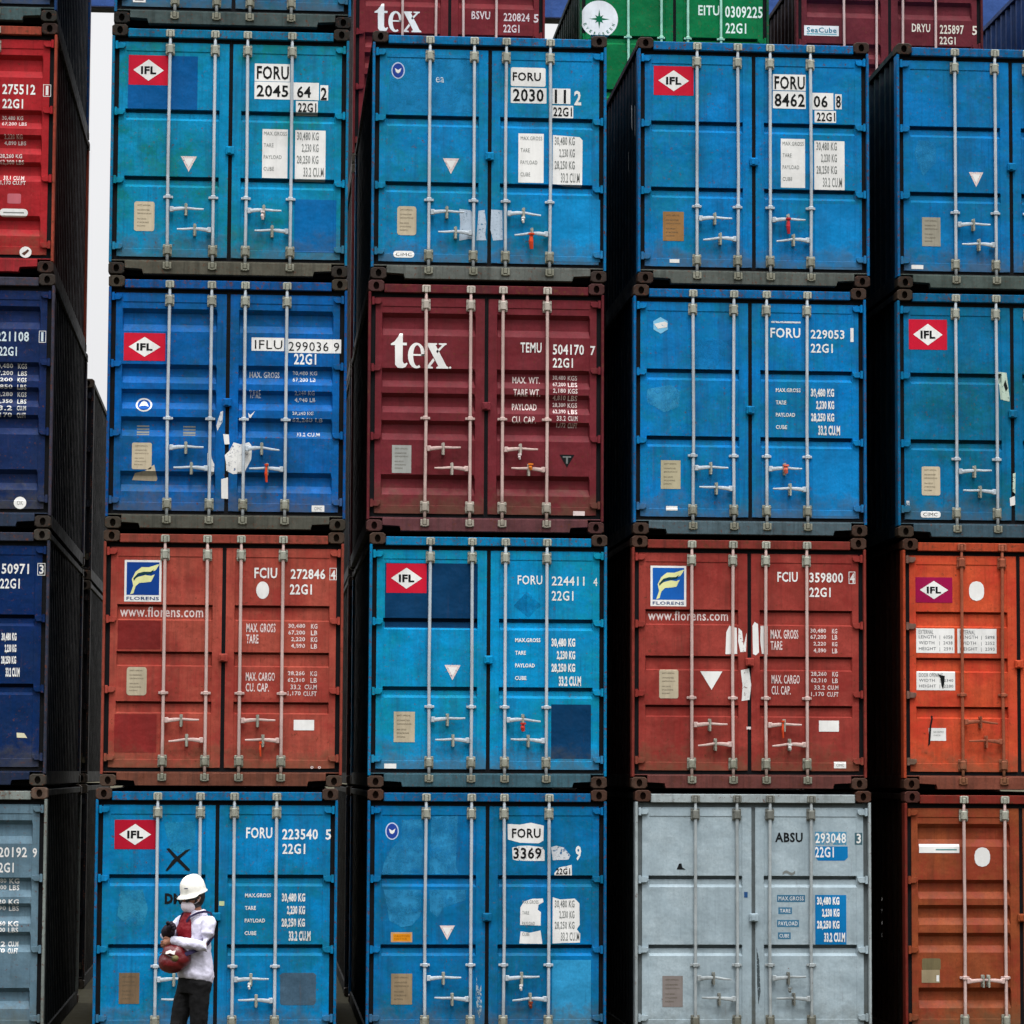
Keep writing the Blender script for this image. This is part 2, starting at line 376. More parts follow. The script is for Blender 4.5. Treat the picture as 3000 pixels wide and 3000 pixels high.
def hinge_mesh(side, z):
    bm = bmesh.new(); f = (lambda a: a) if side == 'l' else (lambda a: W-a)
    pr = [(.034, z-.032), (.118, z-.032), (.140, z-.010), (.140, z+.022), (.060, z+.030), (.034, z+.030)]
    a = [bm.verts.new((f(x), .016, q)) for x, q in pr]; b = [bm.verts.new((f(x), .0445, q)) for x, q in pr]
    bm.faces.new(a); bm.faces.new(b)
    for k in range(6): bm.faces.new((a[k], a[(k+1) % 6], b[(k+1) % 6], b[k]))
    bmesh.ops.bevel(bm, geom=list(bm.edges), offset=.003, segments=1, affect='EDGES')
    bm_tube(bm, [(f(.050), .012, z-.040), (f(.050), .012, z+.040)], .015, 10)
    return fin(bm, 'hinge')
def lug_mesh(z):
    bm = bmesh.new(); bm_box(bm, 1.178, 1.268, .004, .0445, z-.042, z+.042, .008); bm_box(bm, 1.196, 1.232, -.008, .003, z-.03, z+.03, .004)
    return fin(bm, 'door_lug')
GUIDE = {'A': .82, 'B': 1.17, 'C': .93}
HND = {'A': (.690, .480), 'B': (.855, .650), 'C': (.655, .455)}
GROUP_F = 'shipping containers in the front wall of stacks'
GROUP_B = 'shipping containers stacked in the row behind'
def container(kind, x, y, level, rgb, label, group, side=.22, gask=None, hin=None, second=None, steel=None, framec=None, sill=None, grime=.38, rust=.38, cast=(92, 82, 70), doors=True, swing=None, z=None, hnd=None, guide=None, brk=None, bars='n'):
    global BARX
    BARX = BARS[bars]
    zb = level*2.606 if z is None else z
    cat = 'shipping container'
    root = thing('shipping_container', label, cat, (x+W/2, y+L/2, zb), group)
    off = (-W/2, -L/2, 0); st = steel or STEEL
    body = paint(rgb, grime, rust, second); fr = paint(framec or tuple(int(v*.86) for v in rgb), grime+.3, rust+.35, name='clean_frame_paint'); silm = paint(sill and tuple(int(v*1.0) for v in sill) or tuple(int(a*.4+b*.6) for a, b in zip(rgb, (84, 80, 70))), .55, .5, name='clean_sill_paint')
    hand = hnd or HND[kind]; gz = guide or GUIDE[kind]
    jz = random.choice((-.014, 0, .012)); hand = tuple(round(v+jz, 3) for v in hand); gz = round(gz+jz, 3)
    walls = paint(tuple(int(v*side) for v in rgb), .6, .3, name='clean_side_paint_shaded')  # door colour darkened for sides and rails, putting the gap shade into the paint
    P = lambda n, me, mt, par=root, l=off: link(n, me, mt, par, l)
    frame = P('frame', cached('frame', frame_mesh), fr)
    P('door_sill', cached('sill', sill_mesh), silm)
    P('end_frame', cached('end_frame', end_frame_mesh), fr)
    cm = paint(tuple(int(v*.74) for v in cast), .4, .5, name='clean_casting_paint')
    for s in (0, 1):
        for t in (0, 1):
            for b in (0, 1): P('corner_casting', cached(('cast', s, t, b), lambda: casting_mesh(s, t, b)), cm)
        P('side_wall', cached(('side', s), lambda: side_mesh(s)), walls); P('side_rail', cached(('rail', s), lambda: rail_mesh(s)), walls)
    P('roof', cached('roof', roof_mesh), body); P('end_wall', cached('end', end_mesh), body)
    P('floor', cached('floor', lambda: slab_mesh('floor', .075, W-.075, .14, L-.11, .004, .130)), DARKIN)
    info = {'root': root, 'kind': kind, 'doors': {}}
    Z0 = (0, 0, 0)
    for sd in ('l', 'r'):
        dr = P('door', cached(('door', kind, sd), lambda: door_mesh(kind, sd)), body); info['doors'][sd] = dr
        link('gasket', cached(('gask', sd), lambda: gasket_mesh(sd)), gask or RUBBER, dr)
        for i in ((0, 1) if sd == 'l' else (2, 3)):
            qb = random.choice((0, 0, 1, 2, 3)); link('locking_bar', cached(('bar', i, bars, qb), lambda: bar_mesh(i, qb)), st, dr)
            for zz, bg_ in ((H-.245, 1), (.255, 1), (gz, 0)):
                link('bar_bracket', cached(('brk', i, zz, bars), lambda: bracket_mesh(i, zz, bg_)), (brk or BRACK) if bg_ else st, dr)
            hz = hand[0] if i in (0, 2) else hand[1]; dq = random.choice((0, 0, .006, -.012))
            link('handle', cached(('hand', i, hz, dq, bars), lambda: handle_mesh(i, hz, dq)), st, dr)
            link('handle_catch', cached(('catch', i, hz, bars), lambda: catch_mesh(i, hz)), brk or BRACK, dr)
            for t in (0, 1): link('cam_keeper', cached(('keep', i, t, bars), lambda: keeper_mesh(i, t)), brk or BRACK, frame)
        for tz in (.215, .905, 1.615, 2.30):
            link('hinge', cached(('hinge', sd, tz), lambda: hinge_mesh(sd, H-tz)), hin or body, dr)
    P('door_lug', cached('lug', lambda: lug_mesh(H-1.29)), body)
    return info
# ------------------------------------------------------------------ marks on the doors
TXT = {}
def text_mesh(s, weight=.0, stencil=False):
    key = (s, weight)
    if key in TXT: return TXT[key]
    cu = bpy.data.curves.new('t', 'FONT'); cu.body = s; cu.resolution_u = 2; cu.offset = weight; cu.space_character = 1.08; cu.size = 1
    o = bpy.data.objects.new('t', cu); C.objects.link(o); bpy.context.view_layer.update()
    me = bpy.data.meshes.new_from_object(o.evaluated_get(bpy.context.evaluated_depsgraph_get()))
    bpy.data.objects.remove(o, do_unlink=True); bpy.data.curves.remove(cu)
    xs = [v.co.x for v in me.vertices]; ys = [v.co.y for v in me.vertices]
    a, b, c, dd = min(xs), max(xs), min(ys), max(ys)
    # flat list of polygons normalised to 0..1 (y up)
    V = [((v.co.x-a)/(b-a), (v.co.y-c)/(dd-c)) for v in me.vertices]
    F = [tuple(p.vertices) for p in me.polygons]; bpy.data.meshes.remove(me)
    TXT[key] = (V, F); return TXT[key]
class Mark:
    """flat marks given in measured picture units of one container's front: rect = left, top, right, bottom of that front"""
    def __init__(s, info, rect): s.i, s.r = info, rect; s.ly = {}
    def loc(s, x, y):
        l, t, r, b = s.r; return ((x-l)/(r-l)*W, H-(y-t)/(b-t)*H)
    def add(s, name, polys, mat, layer=1, label=None):
        """polys: list of (verts2d, faces)"""
        k = s.i['kind']; bm = bmesh.new()
        for V, F in polys:
            q = [s.loc(*p) for p in V]; vs = [bm.verts.new((x, 0, z)) for x, z in q]
            for f in F:
                try: bm.faces.new([vs[i] for i in f])
                except ValueError: pass
        if not bm.faces: bm.free(); return
        bm.normal_update()
        bmesh.ops.triangulate(bm, faces=[f for f in bm.faces if len(f.verts) > 4])
        zs = [v.co.z for v in bm.verts]; lo, hi = min(zs), max(zs); xm = sum(v.co.x for v in bm.verts)/len(bm.verts)
        for z, _ in zlist(k):
            if lo < z < hi:
                g = list(bm.verts)+list(bm.edges)+list(bm.faces)
                bmesh.ops.bisect_plane(bm, geom=g, plane_co=(0, 0, z), plane_no=(0, 0, 1))
        for xx in (.144, .156, 1.098, 1.110, 1.330, 1.342, 2.284, 2.296):
            if min(v.co.x for v in bm.verts) < xx < max(v.co.x for v in bm.verts):
                g = list(bm.verts)+list(bm.edges)+list(bm.faces)
                bmesh.ops.bisect_plane(bm, geom=g, plane_co=(xx, 0, 0), plane_no=(1, 0, 0))
        for v in bm.verts: v.co.y = FACE+depth(k, v.co.x, v.co.z)-.0012*layer
        bmesh.ops.triangulate(bm, faces=[f for f in bm.faces if len(f.verts) > 4])
        for f in bm.faces:
            f.normal_update()
            if f.normal.y > 0: f.normal_flip()
        me = bpy.data.meshes.new(name); bm.to_mesh(me); bm.free(); me.materials.append(None)
        o = link(name, me, mat, s.i['doors']['l' if xm < 1.223 else 'r'])
        if label: o['label'] = label
        return o
    def rect(s, name, x0, y0, x1, y1, mat, layer=1, r=0, label=None):
        if r:
            V = []
            for cx, cy, a0 in ((x1-r, y0+r, -90), (x1-r, y1-r, 0), (x0+r, y1-r, 90), (x0+r, y0+r, 180)):
                for k in range(4): a = R(a0+30*k); V.append((cx+r*math.cos(a), cy+r*math.sin(a)))
        else: V = [(x0, y0), (x1, y0), (x1, y1), (x0, y1)]
        return s.add(name, [(V, [tuple(range(len(V)))])], mat, layer, label)
    def poly(s, name, V, mat, layer=1, label=None): return s.add(name, [(V, [tuple(range(len(V)))])], mat, layer, label)
    def outline(s, name, x0, y0, x1, y1, mat, t=3):
        Q = lambda a, b, c_, d_: ([(a, b), (c_, b), (c_, d_), (a, d_)], [(0, 1, 2, 3)])
        return s.add(name, [Q(x0, y0, x1, y0+t), Q(x0, y1-t, x1, y1), Q(x0, y0+t, x0+t, y1-t), Q(x1-t, y0+t, x1, y1-t)], mat, 1)
    def disc(s, name, cx, cy, rx, ry, mat, layer=1, n=28, a0=0): return s.poly(name, [(cx+rx*math.cos(a0+2*math.pi*k/n), cy+ry*math.sin(a0+2*math.pi*k/n)) for k in range(n)], mat, layer)
    def text(s, name, rows, mat, layer=2, weight=.022, label=None):
        """rows: (string, x0, y0, x1, y1) each fitted to its measured box"""
        P = []
        for st, x0, y0, x1, y1 in rows:
            V, F = text_mesh(st, weight); P.append(([(x0+(x1-x0)*a, y1-(y1-y0)*b) for a, b in V], F))
        return s.add(name, P, mat, layer, label)
    def shape(s, name, polys, box, mat, layer=2, label=None):
        x0, y0, x1, y1 = box
        return s.add(name, [([(x0+(x1-x0)*a, y0+(y1-y0)*b) for a, b in V], [tuple(range(len(V)))]) for V in polys], mat, layer, label)
    # recurring marks
    def diamond_logo(s, x0, y0, x1, y1, red=None):
        s.rect('red_logo_sticker', x0, y0, x1, y1, red or REDL, 2)
        cx, cy = (x0+x1)/2, (y0+y1)/2; a, b = (x1-x0)*.385, (y1-y0)*.36; e = .08
        s.poly('logo_diamond', [(cx-a, cy), (cx-a*e*0-a*(1-e), cy-b*e), (cx-a*e, cy-b*(1-e)), (cx, cy-b), (cx+a*e, cy-b*(1-e)), (cx+a*(1-e), cy-b*e), (cx+a, cy), (cx+a*(1-e), cy+b*e), (cx+a*e, cy+b*(1-e)), (cx, cy+b), (cx-a*e, cy+b*(1-e)), (cx-a*(1-e), cy+b*e)], WHITE, 3)
        s.text('logo_lettering', [('IFL', cx-a*.50, cy-b*.36, cx+a*.50, cy+b*.38)], BLACK, 4, .045)
    def triangle(s, x0, y0, x1, y1, m1=None):
        s.poly('warning_triangle', [(x0, y0), (x1, y0), ((x0+x1)/2, y1)], m1 or PINK, 2)
        if not m1:
            dx = (x1-x0)*.2; s.poly('triangle_centre', [(x0+dx, y0+(y1-y0)*.14), (x1-dx, y0+(y1-y0)*.14), ((x0+x1)/2, y1-(y1-y0)*.27)], WHITE, 3)
    def plate(s, x0, y0, x1, y1, mat=None, r=0):
        s.rect('safety_plate', x0, y0, x1, y1, mat or BEIGE, 2, r)
        s.text('plate_print', [(t, x0+(x1-x0)*.15, y0+(y1-y0)*f, x0+(x1-x0)*g, y0+(y1-y0)*(f+.05)) for t, f, g in (('SAFETY APPROVAL', .10, .80), ('DATE MANUFACTURED', .26, .75), ('IDENTIFICATION NO', .38, .84), ('MAX GROSS', .56, .60), ('STACKING', .68, .72), ('RACKING', .80, .55))], paint((96, 88, 74), .1, 0, bump=0, name='plate_engraving'), 3, 0)
    def table(s, lab, dat, mat, weight=.01, name='weight_table'):
        return s.text(name, lab+dat, mat, 2, weight)
    def seal(s, x, y, length, mat=None, w=7):
        lx, lz = s.loc(x, y); dz = length/(s.r[3]-s.r[1])*H; wd = w/(s.r[2]-s.r[0])*W
        bm = bmesh.new(); bm_tube(bm, [(lx, -.036, lz), (lx-.004, -.040, lz-dz*.5), (lx+.003, -.034, lz-dz)], [wd*.6, wd, wd*.7], 8)
        bm_tube(bm, [(lx, -.036, lz+.012), (lx, -.036, lz-.006)], wd*1.3, 8)
        me = fin(bm, 'seal'); link('seal', me, mat or ORANGE, s.i['doors']['l' if lx < 1.223 else 'r'])
def foru_table(mk, lx, rx, y0, y1, mat, lmat=None, w=.03):
    """four label rows and four tall value rows; lx, rx = (x0, x1) of the two columns"""
    st = (y1-y0)/4; lab = []; dat = []
    for k, (a, fw) in enumerate((('MAX.GROSS', 1.0), ('TARE', .42), ('PAYLOAD', .78), ('CUBE', .45))):
        lab.append((a, lx[0], y0+st*k+st*.02, lx[0]+(lx[1]-lx[0])*fw, y0+st*k+st*.34))
    for k, (a, b) in enumerate((('30,480 KG', '67,200 LB'), ('2,230 KG', '4,920 LB'), ('28,250 KG', '62,280 LB'), ('33.2 CU.M', '1,172 CU.FT'))):
        xa = rx[0]+(rx[1]-rx[0])*(.0, .18, .0, .25)[k]; xb = rx[0]+(rx[1]-rx[0])*(.80, .80, .80, 1.0)[k]
        dat += [(a, xa, y0+st*k, xb, y0+st*k+st*.80)]
    mk.text('weight_labels', lab, lmat or mat, 3, w); mk.text('weight_values', dat, mat, 3, w+.015)
TEX = [  # serif lower-case letters drawn as outlines, y down
 [(.0, .30), (.06, .24), (.115, .12), (.155, .0), (.205, .0), (.205, .27), (.275, .27), (.275, .345), (.205, .345), (.205, .80), (.225, .87), (.25, .87), (.275, .84), (.29, .87), (.255, .97), (.20, 1.0), (.12, .99), (.075, .90), (.07, .345), (.0, .345)],
]
def ring(cx, cy, rx0, ry0, rx1, ry1, a0, a1, n=18, dx=0):
    o = [(cx+rx0*math.cos(R(a0+(a1-a0)*k/n)), cy+ry0*math.sin(R(a0+(a1-a0)*k/n))) for k in range(n+1)]
    i = [(cx+dx+rx1*math.cos(R(a0+(a1-a0)*k/n)), cy+ry1*math.sin(R(a0+(a1-a0)*k/n))) for k in range(n+1)]
    return [[o[k], o[k+1], i[k+1], i[k]] for k in range(n)]
TEX += ring(.445, .635, .150, .37, .070, .30, 62, 360, 20, .012)
TEX += [[(.385, .59), (.595, .59), (.595, .64), (.385, .64)]]
TEX += [[(.615, .27), (.80, .27), (.80, .31), (.775, .325), (.965, .92), (1.0, .955), (1.0, .995), (.79, .995), (.79, .955), (.825, .93), (.635, .335), (.615, .31)],
        [(.83, .27), (.965, .27), (.965, .31), (.93, .335), (.805, .56), (.785, .50), (.885, .33), (.83, .31)],
        [(.595, .995), (.595, .955), (.63, .93), (.735, .70), (.76, .77), (.685, .935), (.73, .955), (.73, .995)]]
# ---- front wall ------------------------------------------------------------
XC = {(0,1): -2.99, (0,2): -2.969, (0,3): -2.974, (0,4): -2.954, (1,1): .005, (1,2): .011, (1,3): .002, (1,4): -.034, (2,1): 2.683, (2,2): 2.662, (2,3): 2.698, (2,4): 2.700,
      (3,1): 5.446, (3,2): 5.402, (3,3): 5.392, (3,4): 5.427, (4,1): 8.172, (4,2): 8.165, (4,3): 8.209, (4,4): 8.212, (1,0): .020, (0,0): -3.0}
YJ = {(0,1): .01, (1,2): .015, (2,1): .01, (2,3): -.01, (3,1): .0, (3,3): .012, (4,2): .01, (3,4): -.012}
def front(col, row, kind, rgb, label, **kw):
    kw.setdefault('bars', 'w' if (col, row) in ((1, 1), (2, 1), (2, 2), (2, 4)) else 'n')
    c = container(kind, XC[col, row], YJ.get((col, row), 0)+random.uniform(-.015, .015), 4-row, rgb, label, GROUP_F, **kw)
    return c
# column 1
c = front(1, 1, 'A', (2, 131, 179), 'bright blue container numbered 204564, red diamond logo on dark blue patches', second=(10, 114, 113), cast=(62, 56, 50), sill=(86, 84, 74))
k = Mark(c, (602, 140, 1877, 1480)); DB = paint((0, 84, 146), .1, .0, name='dark_blue_repaint')
k.rect('paint_patch', 690, 300, 1062, 588, DB, 1); k.diamond_logo(693, 300, 905, 460)
k.rect('number_backing', 1368, 330, 1558, 425, WHITE, 1); k.rect('number_backing', 1368, 428, 1715, 522, WHITE, 1.5); k.rect('number_backing', 1722, 440, 1765, 522, WHITE, 1.3); k.rect('number_backing', 1592, 528, 1710, 598, WHITE, 1.2)
k.text('container_number', [('FORU', 1380, 342, 1552, 415), ('2045', 1380, 445, 1550, 510), ('64', 1597, 447, 1672, 510), ('2', 1725, 452, 1758, 520), ('22G1', 1603, 538, 1702, 588)], BLACK, 3)
k.rect('weight_sheet', 1414, 684, 1550, 948, WHITE, 1.5); k.rect('weight_sheet', 1590, 686, 1754, 954, WHITE, 1.5)
foru_table(k, (1422, 1545), (1600, 1745), 696, 950, GREY, w=0)
k.triangle(978, 840, 1064, 924); k.plate(734, 1088, 842, 1246, r=12); k.rect('paint_patch', 1590, 1060, 1815, 1345, paint((0, 100, 164), .15, .02, name='blue_repaint'), 1); k.seal(1420, 1140, 40, PINK, 9)
c = front(1, 2, 'B', (0, 93, 168), 'royal blue corrugated container numbered 299036 on one white strip, torn white tape on the doors', second=(10, 75, 117), cast=(84, 76, 66), sill=(80, 80, 72), guide=1.13, hnd=(.83, .62))
k = Mark(c, (580, 45, 1868, 1412)); k.diamond_logo(666, 354, 888, 504)
k.rect('number_backing', 1352, 368, 1528, 440, WHITE, 1.3); k.rect('number_backing', 1545, 372, 1836, 448, WHITE, 1.3)
k.text('container_number', [('IFLU', 1370, 382, 1518, 430), ('299036', 1552, 388, 1768, 438), ('9', 1796, 390, 1826, 438)], BLACK, 3, .0)
k.text('type_code', [('22G1', 1582, 452, 1702, 512)], WHITE, 2)
k.text('weight_table', [('MAX. GROSS', 1343, 552, 1505, 585), ('TARE', 1343, 655, 1405, 695), ('30,480 KG', 1576, 545, 1708, 570), ('67,200 LB', 1576, 580, 1700, 608), ('2,240 KG', 1588, 655, 1695, 680), ('4,940 LB', 1588, 690, 1700, 716), ('28,240 KG', 1576, 768, 1690, 790), ('62,260 LB', 1576, 803, 1740, 826), ('33.2 CU.M', 1600, 880, 1725, 902)], FADED, 2)
k.disc('round_emblem', 778, 742, 44, 38, WHITE, 1); k.disc('emblem_centre', 778, 742, 35, 30, paint((20, 84, 170), .1, 0, bump=0, name='emblem_blue'), 2)
k.poly('emblem_mark', [(752, 752), (764, 726), (778, 718), (792, 726), (804, 752), (786, 746), (770, 746)], WHITE, 3)
for x0 in (742, 990):
    for y0, h_ in ((852, 8), (868, 9), (884, 12), (900, 7)): k.rect('old_sticker', x0, y0, x0+66, y0+h_, GREY, 2)
k.plate(718, 948, 824, 1092, r=10); k.poly('torn_plate', [(720, 1148), (735, 1112), (790, 1100), (838, 1066), (855, 1140), (850, 1152)], BEIGE, 2)
k.poly('torn_tape', [(1122, 1000), (1140, 990), (1146, 1030), (1160, 1060), (1158, 1110), (1140, 1124), (1124, 1118)], WORN, 2); k.poly('torn_tape', [(1215, 1010), (1240, 985), (1262, 940), (1300, 950), (1345, 938), (1362, 960), (1358, 1030), (1320, 1105), (1262, 1112), (1225, 1095), (1222, 1050)], WORN, 2)
k.poly('torn_tape', [(1190, 775), (1204, 770), (1200, 830), (1174, 880), (1168, 850)], FADED, 2); k.poly('torn_tape', [(1205, 896), (1236, 898), (1240, 950), (1214, 952)], WHITE, 2); k.poly('torn_tape', [(1198, 1140), (1234, 1130), (1236, 1246), (1200, 1244)], WHITE, 2)
k.poly('torn_tape', [(1338, 778), (1350, 790), (1375, 768), (1352, 806), (1342, 804)], WHITE, 2); k.rect('maker_plate', 1686, 1276, 1754, 1310, WHITE, 2); k.text('plate_print', [('CIMC', 1700, 1284, 1740, 1302)], GREY, 3, 0); k.seal(1440, 1065, 92, None, 8)
BRICK = (164, 76, 62)
def florens(k, x0, y0, x1, y1, ux0, uy0, ux1, uy1, bl=(16, 62, 140)):
    k.rect('logo_sticker', x0, y0, x1, y1, WHITE, 1.5); w_, h_ = x1-x0, y1-y0
    k.rect('logo_field', x0+w_*.06, y0+h_*.05, x1-w_*.06, y0+h_*.84, paint(bl, .1, 0, bump=0, name='logo_blue'), 2.5)
    cream = paint((222, 224, 160), .1, 0, bump=0, name='logo_cream')
    A = [[(.16, .83), (.24, .62), (.20, .46), (.30, .28), (.46, .17), (.66, .17), (.90, .10), (.94, .10), (.84, .24), (.70, .30), (.48, .30), (.34, .38), (.27, .47), (.36, .41), (.56, .36), (.72, .38), (.82, .34), (.72, .52), (.54, .54), (.40, .55), (.30, .64), (.25, .80)]]
    k.shape('logo_letter', A, (x0, y0, x1, y1), cream, 3.5)
    k.shape('logo_letter_stripe', [[(.24, .44), (.36, .32), (.52, .28), (.70, .28), (.80, .22), (.74, .32), (.58, .345), (.42, .36), (.30, .45), (.25, .50)]], (x0, y0, x1, y1), paint((20, 60, 70), .1, 0, bump=0, name='logo_shade'), 4.2)
    k.text('logo_lettering', [('FLORENS', x0+w_*.06, y0+h_*.885, x1-w_*.06, y0+h_*.965)], paint((30, 60, 110), .1, 0, bump=0, name='logo_ink'), 2.5, .02)
    k.text('web_address', [('www.florens.com', ux0, uy0, ux1, uy1)], PINK, 2, .012)
FT = lambda a, b, c_, d_, ya, yb: [('MAX. GROSS', a, ya, b, ya+48), ('TARE', a, ya+60, a+(b-a)*.42, ya+108), ('30,480', c_, ya, c_+(d_-c_)*.58, ya+26), ('KG', c_+(d_-c_)*.78, ya, d_, ya+26), ('67,200', c_, ya+36, c_+(d_-c_)*.58, ya+62), ('LB', c_+(d_-c_)*.78, ya+36, d_, ya+62), ('2,220', c_+(d_-c_)*.1, ya+72, c_+(d_-c_)*.58, ya+98), ('KG', c_+(d_-c_)*.78, ya+72, d_, ya+98), ('4,890', c_+(d_-c_)*.1, ya+108, c_+(d_-c_)*.58, ya+134), ('LB', c_+(d_-c_)*.78, ya+108, d_, ya+134),
      ('MAX. CARGO', a, yb+8, b, yb+54), ('CU. CAP.', a, yb+66, a+(b-a)*.8, yb+112), ('28,260', c_, yb, c_+(d_-c_)*.58, yb+26), ('KG', c_+(d_-c_)*.78, yb, d_, yb+26), ('62,310', c_, yb+36, c_+(d_-c_)*.58, yb+62), ('LB', c_+(d_-c_)*.78, yb+36, d_, yb+62), ('33.2', c_+(d_-c_)*.1, yb+72, c_+(d_-c_)*.45, yb+98), ('CU.M', c_+(d_-c_)*.58, yb+72, d_, yb+98), ('1,170', c_, yb+108, c_+(d_-c_)*.45, yb+134), ('CU.FT', c_+(d_-c_)*.54, yb+108, d_, yb+134)]
c = front(1, 3, 'C', BRICK, 'brick red container numbered 272846 with blue wing logo and one white oval', second=(140, 50, 44), steel=STEELP, cast=(96, 78, 66), sill=(110, 66, 52))
k = Mark(c, (545, 45, 1852, 1420)); florens(k, 660, 206, 860, 430, 638, 455, 1088, 512)
k.text('container_number', [('FCIU', 1364, 240, 1488, 298), ('272846', 1562, 245, 1750, 300), ('4', 1780, 250, 1806, 300), ('22G1', 1558, 328, 1678, 384)], WHITE, 2); k.outline('check_digit_box', 1774, 238, 1812, 304, WHITE)
k.disc('white_oval', 1410, 362, 35, 47, WHITE, 2); k.text('weight_table', FT(1324, 1482, 1552, 1710, 542, 798), PINK, 2)
DR = paint((120, 38, 36), .15, .05, name='dark_red_repaint'); k.rect('paint_patch', 628, 532, 860, 686, DR, 1); k.rect('paint_patch', 618, 1035, 845, 1240, paint((134, 42, 40), .2, .05, name='red_repaint'), 1)
k.plate(680, 782, 788, 934, BEIGE, 16); k.rect('white_sticker', 1587, 1060, 1698, 1116, WHITE, 2); k.seal(1408, 1185, 72, None, 6)
k.text('small_marks', [('o  o', 1680, 1308, 1738, 1322)], PINK, 2)
c = front(1, 4, 'A', (2, 123, 183), 'blue container behind the worker, numbered 223540, black painted cross on its left door', second=(8, 105, 132), cast=(92, 74, 64), sill=(90, 86, 80))
k = Mark(c, (500, 110, 1815, 1507)); k.diamond_logo(604, 284, 826, 442, paint((170, 20, 44), .1, 0, bump=0, name='dull_red_logo'))
k.text('container_number', [('FORU', 1316, 322, 1458, 382), ('223540', 1512, 330, 1706, 388), ('5', 1748, 332, 1778, 388), ('22G1', 1514, 410, 1638, 466)], WHITE, 2)
foru_table(k, (1314, 1455), (1514, 1672), 678, 950, WORN)
k.poly('painted_cross', [(884, 440), (900, 436), (950, 486), (1014, 550), (1012, 562), (996, 556), (940, 504)], BLACK, 2); k.poly('painted_cross', [(1016, 440), (990, 446), (920, 500), (882, 556), (892, 560), (950, 500)], BLACK, 3)
k.text('handwriting', [('DM', 880, 680, 972, 738)], BLACK, 2, .055)
k.plate(640, 1108, 750, 1274, paint((116, 96, 74), .35, .2, bump=0, name='brown_plate')); k.rect('paint_patch', 1510, 1108, 1704, 1282, paint((66, 92, 112), .2, .02, name='grey_repaint'), 1, 18)
k.poly('faded_patch', [(640, 670), (760, 660), (790, 760), (770, 850), (690, 860), (625, 800)], paint((50, 150, 190), .1, 0, wear=.6, name='faded_blue'), 1); k.poly('faded_patch', [(870, 300), (1040, 290), (1040, 420), (990, 470), (900, 440)], paint((40, 146, 190), .1, 0, wear=.8, name='faded_blue2'), 1)
k.rect('small_label', 1174, 722, 1202, 746, paint((196, 210, 160), .1, 0, bump=0, name='pale_label'), 2); k.seal(1343, 1165, 28, WHITE, 7)
# column 2
c = front(2, 1, 'A', (2, 125, 187), 'blue container numbered 203011 with a grey torn tape across its door gap', second=(8, 115, 144), cast=(74, 62, 56), sill=(96, 100, 96))
k = Mark(c, (188, 215, 1668, 1758))
def emblem(k, cx, cy, rx, ry):
    k.disc('round_emblem', cx, cy, rx, ry, paint((190, 200, 225), .1, 0, bump=0, name='emblem_ring'), 1); k.disc('emblem_centre', cx, cy, rx*.84, ry*.86, paint((36, 66, 150), .1, 0, bump=0, name='emblem_blue2'), 2)
    k.poly('emblem_mark', [(cx-rx*.5, cy-ry*.3), (cx, cy-ry*.05), (cx+rx*.5, cy-ry*.3), (cx+rx*.3, cy+ry*.2), (cx, cy+ry*.35), (cx-rx*.3, cy+ry*.2)], WHITE, 3)
emblem(k, 350, 455, 42, 52)
k.rect('number_backing', 1062, 418, 1282, 536, WHITE, 1.2, 10); k.rect('number_backing', 1062, 545, 1288, 642, WHITE, 1.6); k.rect('number_backing', 1325, 545, 1440, 642, WHITE, 1.6); k.rect('number_backing', 1325, 652, 1458, 730, WHITE, 1.2)
k.text('container_number', [('FORU', 1074, 448, 1252, 502), ('2030', 1076, 552, 1270, 632), ('11', 1340, 552, 1412, 638), ('22G1', 1332, 662, 1450, 720)], BLACK, 3); k.text('check_digit', [('2', 1464, 556, 1508, 648)], WHITE, 2, .03)
k.rect('weight_sheet', 1112, 832, 1272, 1140, WHITE, 1.5); k.poly('weight_sheet', [(1330, 838), (1500, 848), (1518, 868), (1516, 1152), (1328, 1146)], WHITE, 1.5); foru_table(k, (1126, 1262), (1342, 1500), 848, 1150, GREY, w=0)
k.triangle(636, 998, 738, 1096); k.plate(352, 1302, 472, 1482, BEIGE, 18)
k.rect('maker_plate', 330, 1580, 460, 1622, WHITE, 2, 18); k.text('plate_print', [('CIMC', 344, 1592, 445, 1612)], BLACK, 3, 0)
k.rect('faded_patch', 296, 350, 850, 712, paint((30, 140, 200), .15, 0, wear=.55, name='faded_blue3'), .8); k.rect('paint_patch', 1326, 1238, 1630, 1628, paint((10, 136, 198), .25, .05, name='light_blue_repaint'), 1)
TAPE = paint((176, 192, 208), .1, 0, wear=.15, bump=0, name='grey_tape')
k.poly('torn_tape', [(742, 1312), (812, 1320), (832, 1340), (828, 1500), (800, 1498), (742, 1510), (748, 1400)], TAPE, 2); k.poly('torn_tape', [(862, 1322), (900, 1316), (912, 1400), (905, 1470), (912, 1505), (850, 1506)], TAPE, 2); k.poly('torn_tape', [(942, 1312), (1012, 1316), (1016, 1500), (955, 1506), (938, 1440)], TAPE, 2)
k.seal(1140, 1370, 30, WHITE, 9); k.seal(1192, 1470, 92, None, 15); k.text('chalk_mark', [('ea', 588, 490, 640, 525)], FADED, 2, 0)
c = front(2, 2, 'B', (110, 40, 48), 'maroon container with large white serif lettering in the front wall, numbered 504170', second=(100, 34, 40), steel=STEELP, cast=(98, 62, 60), sill=(96, 58, 62), grime=.28, brk=paint((176, 168, 158), .2, .15, rough=.5, name='pale_bracket'))
k = Mark(c, (162, 90, 1658, 1665)); k.shape('logo_lettering', TEX, (308, 420, 672, 640), WHITE, 2); k.disc('lettering_dot', 683, 632, 7, 7, WHITE, 2, 10)
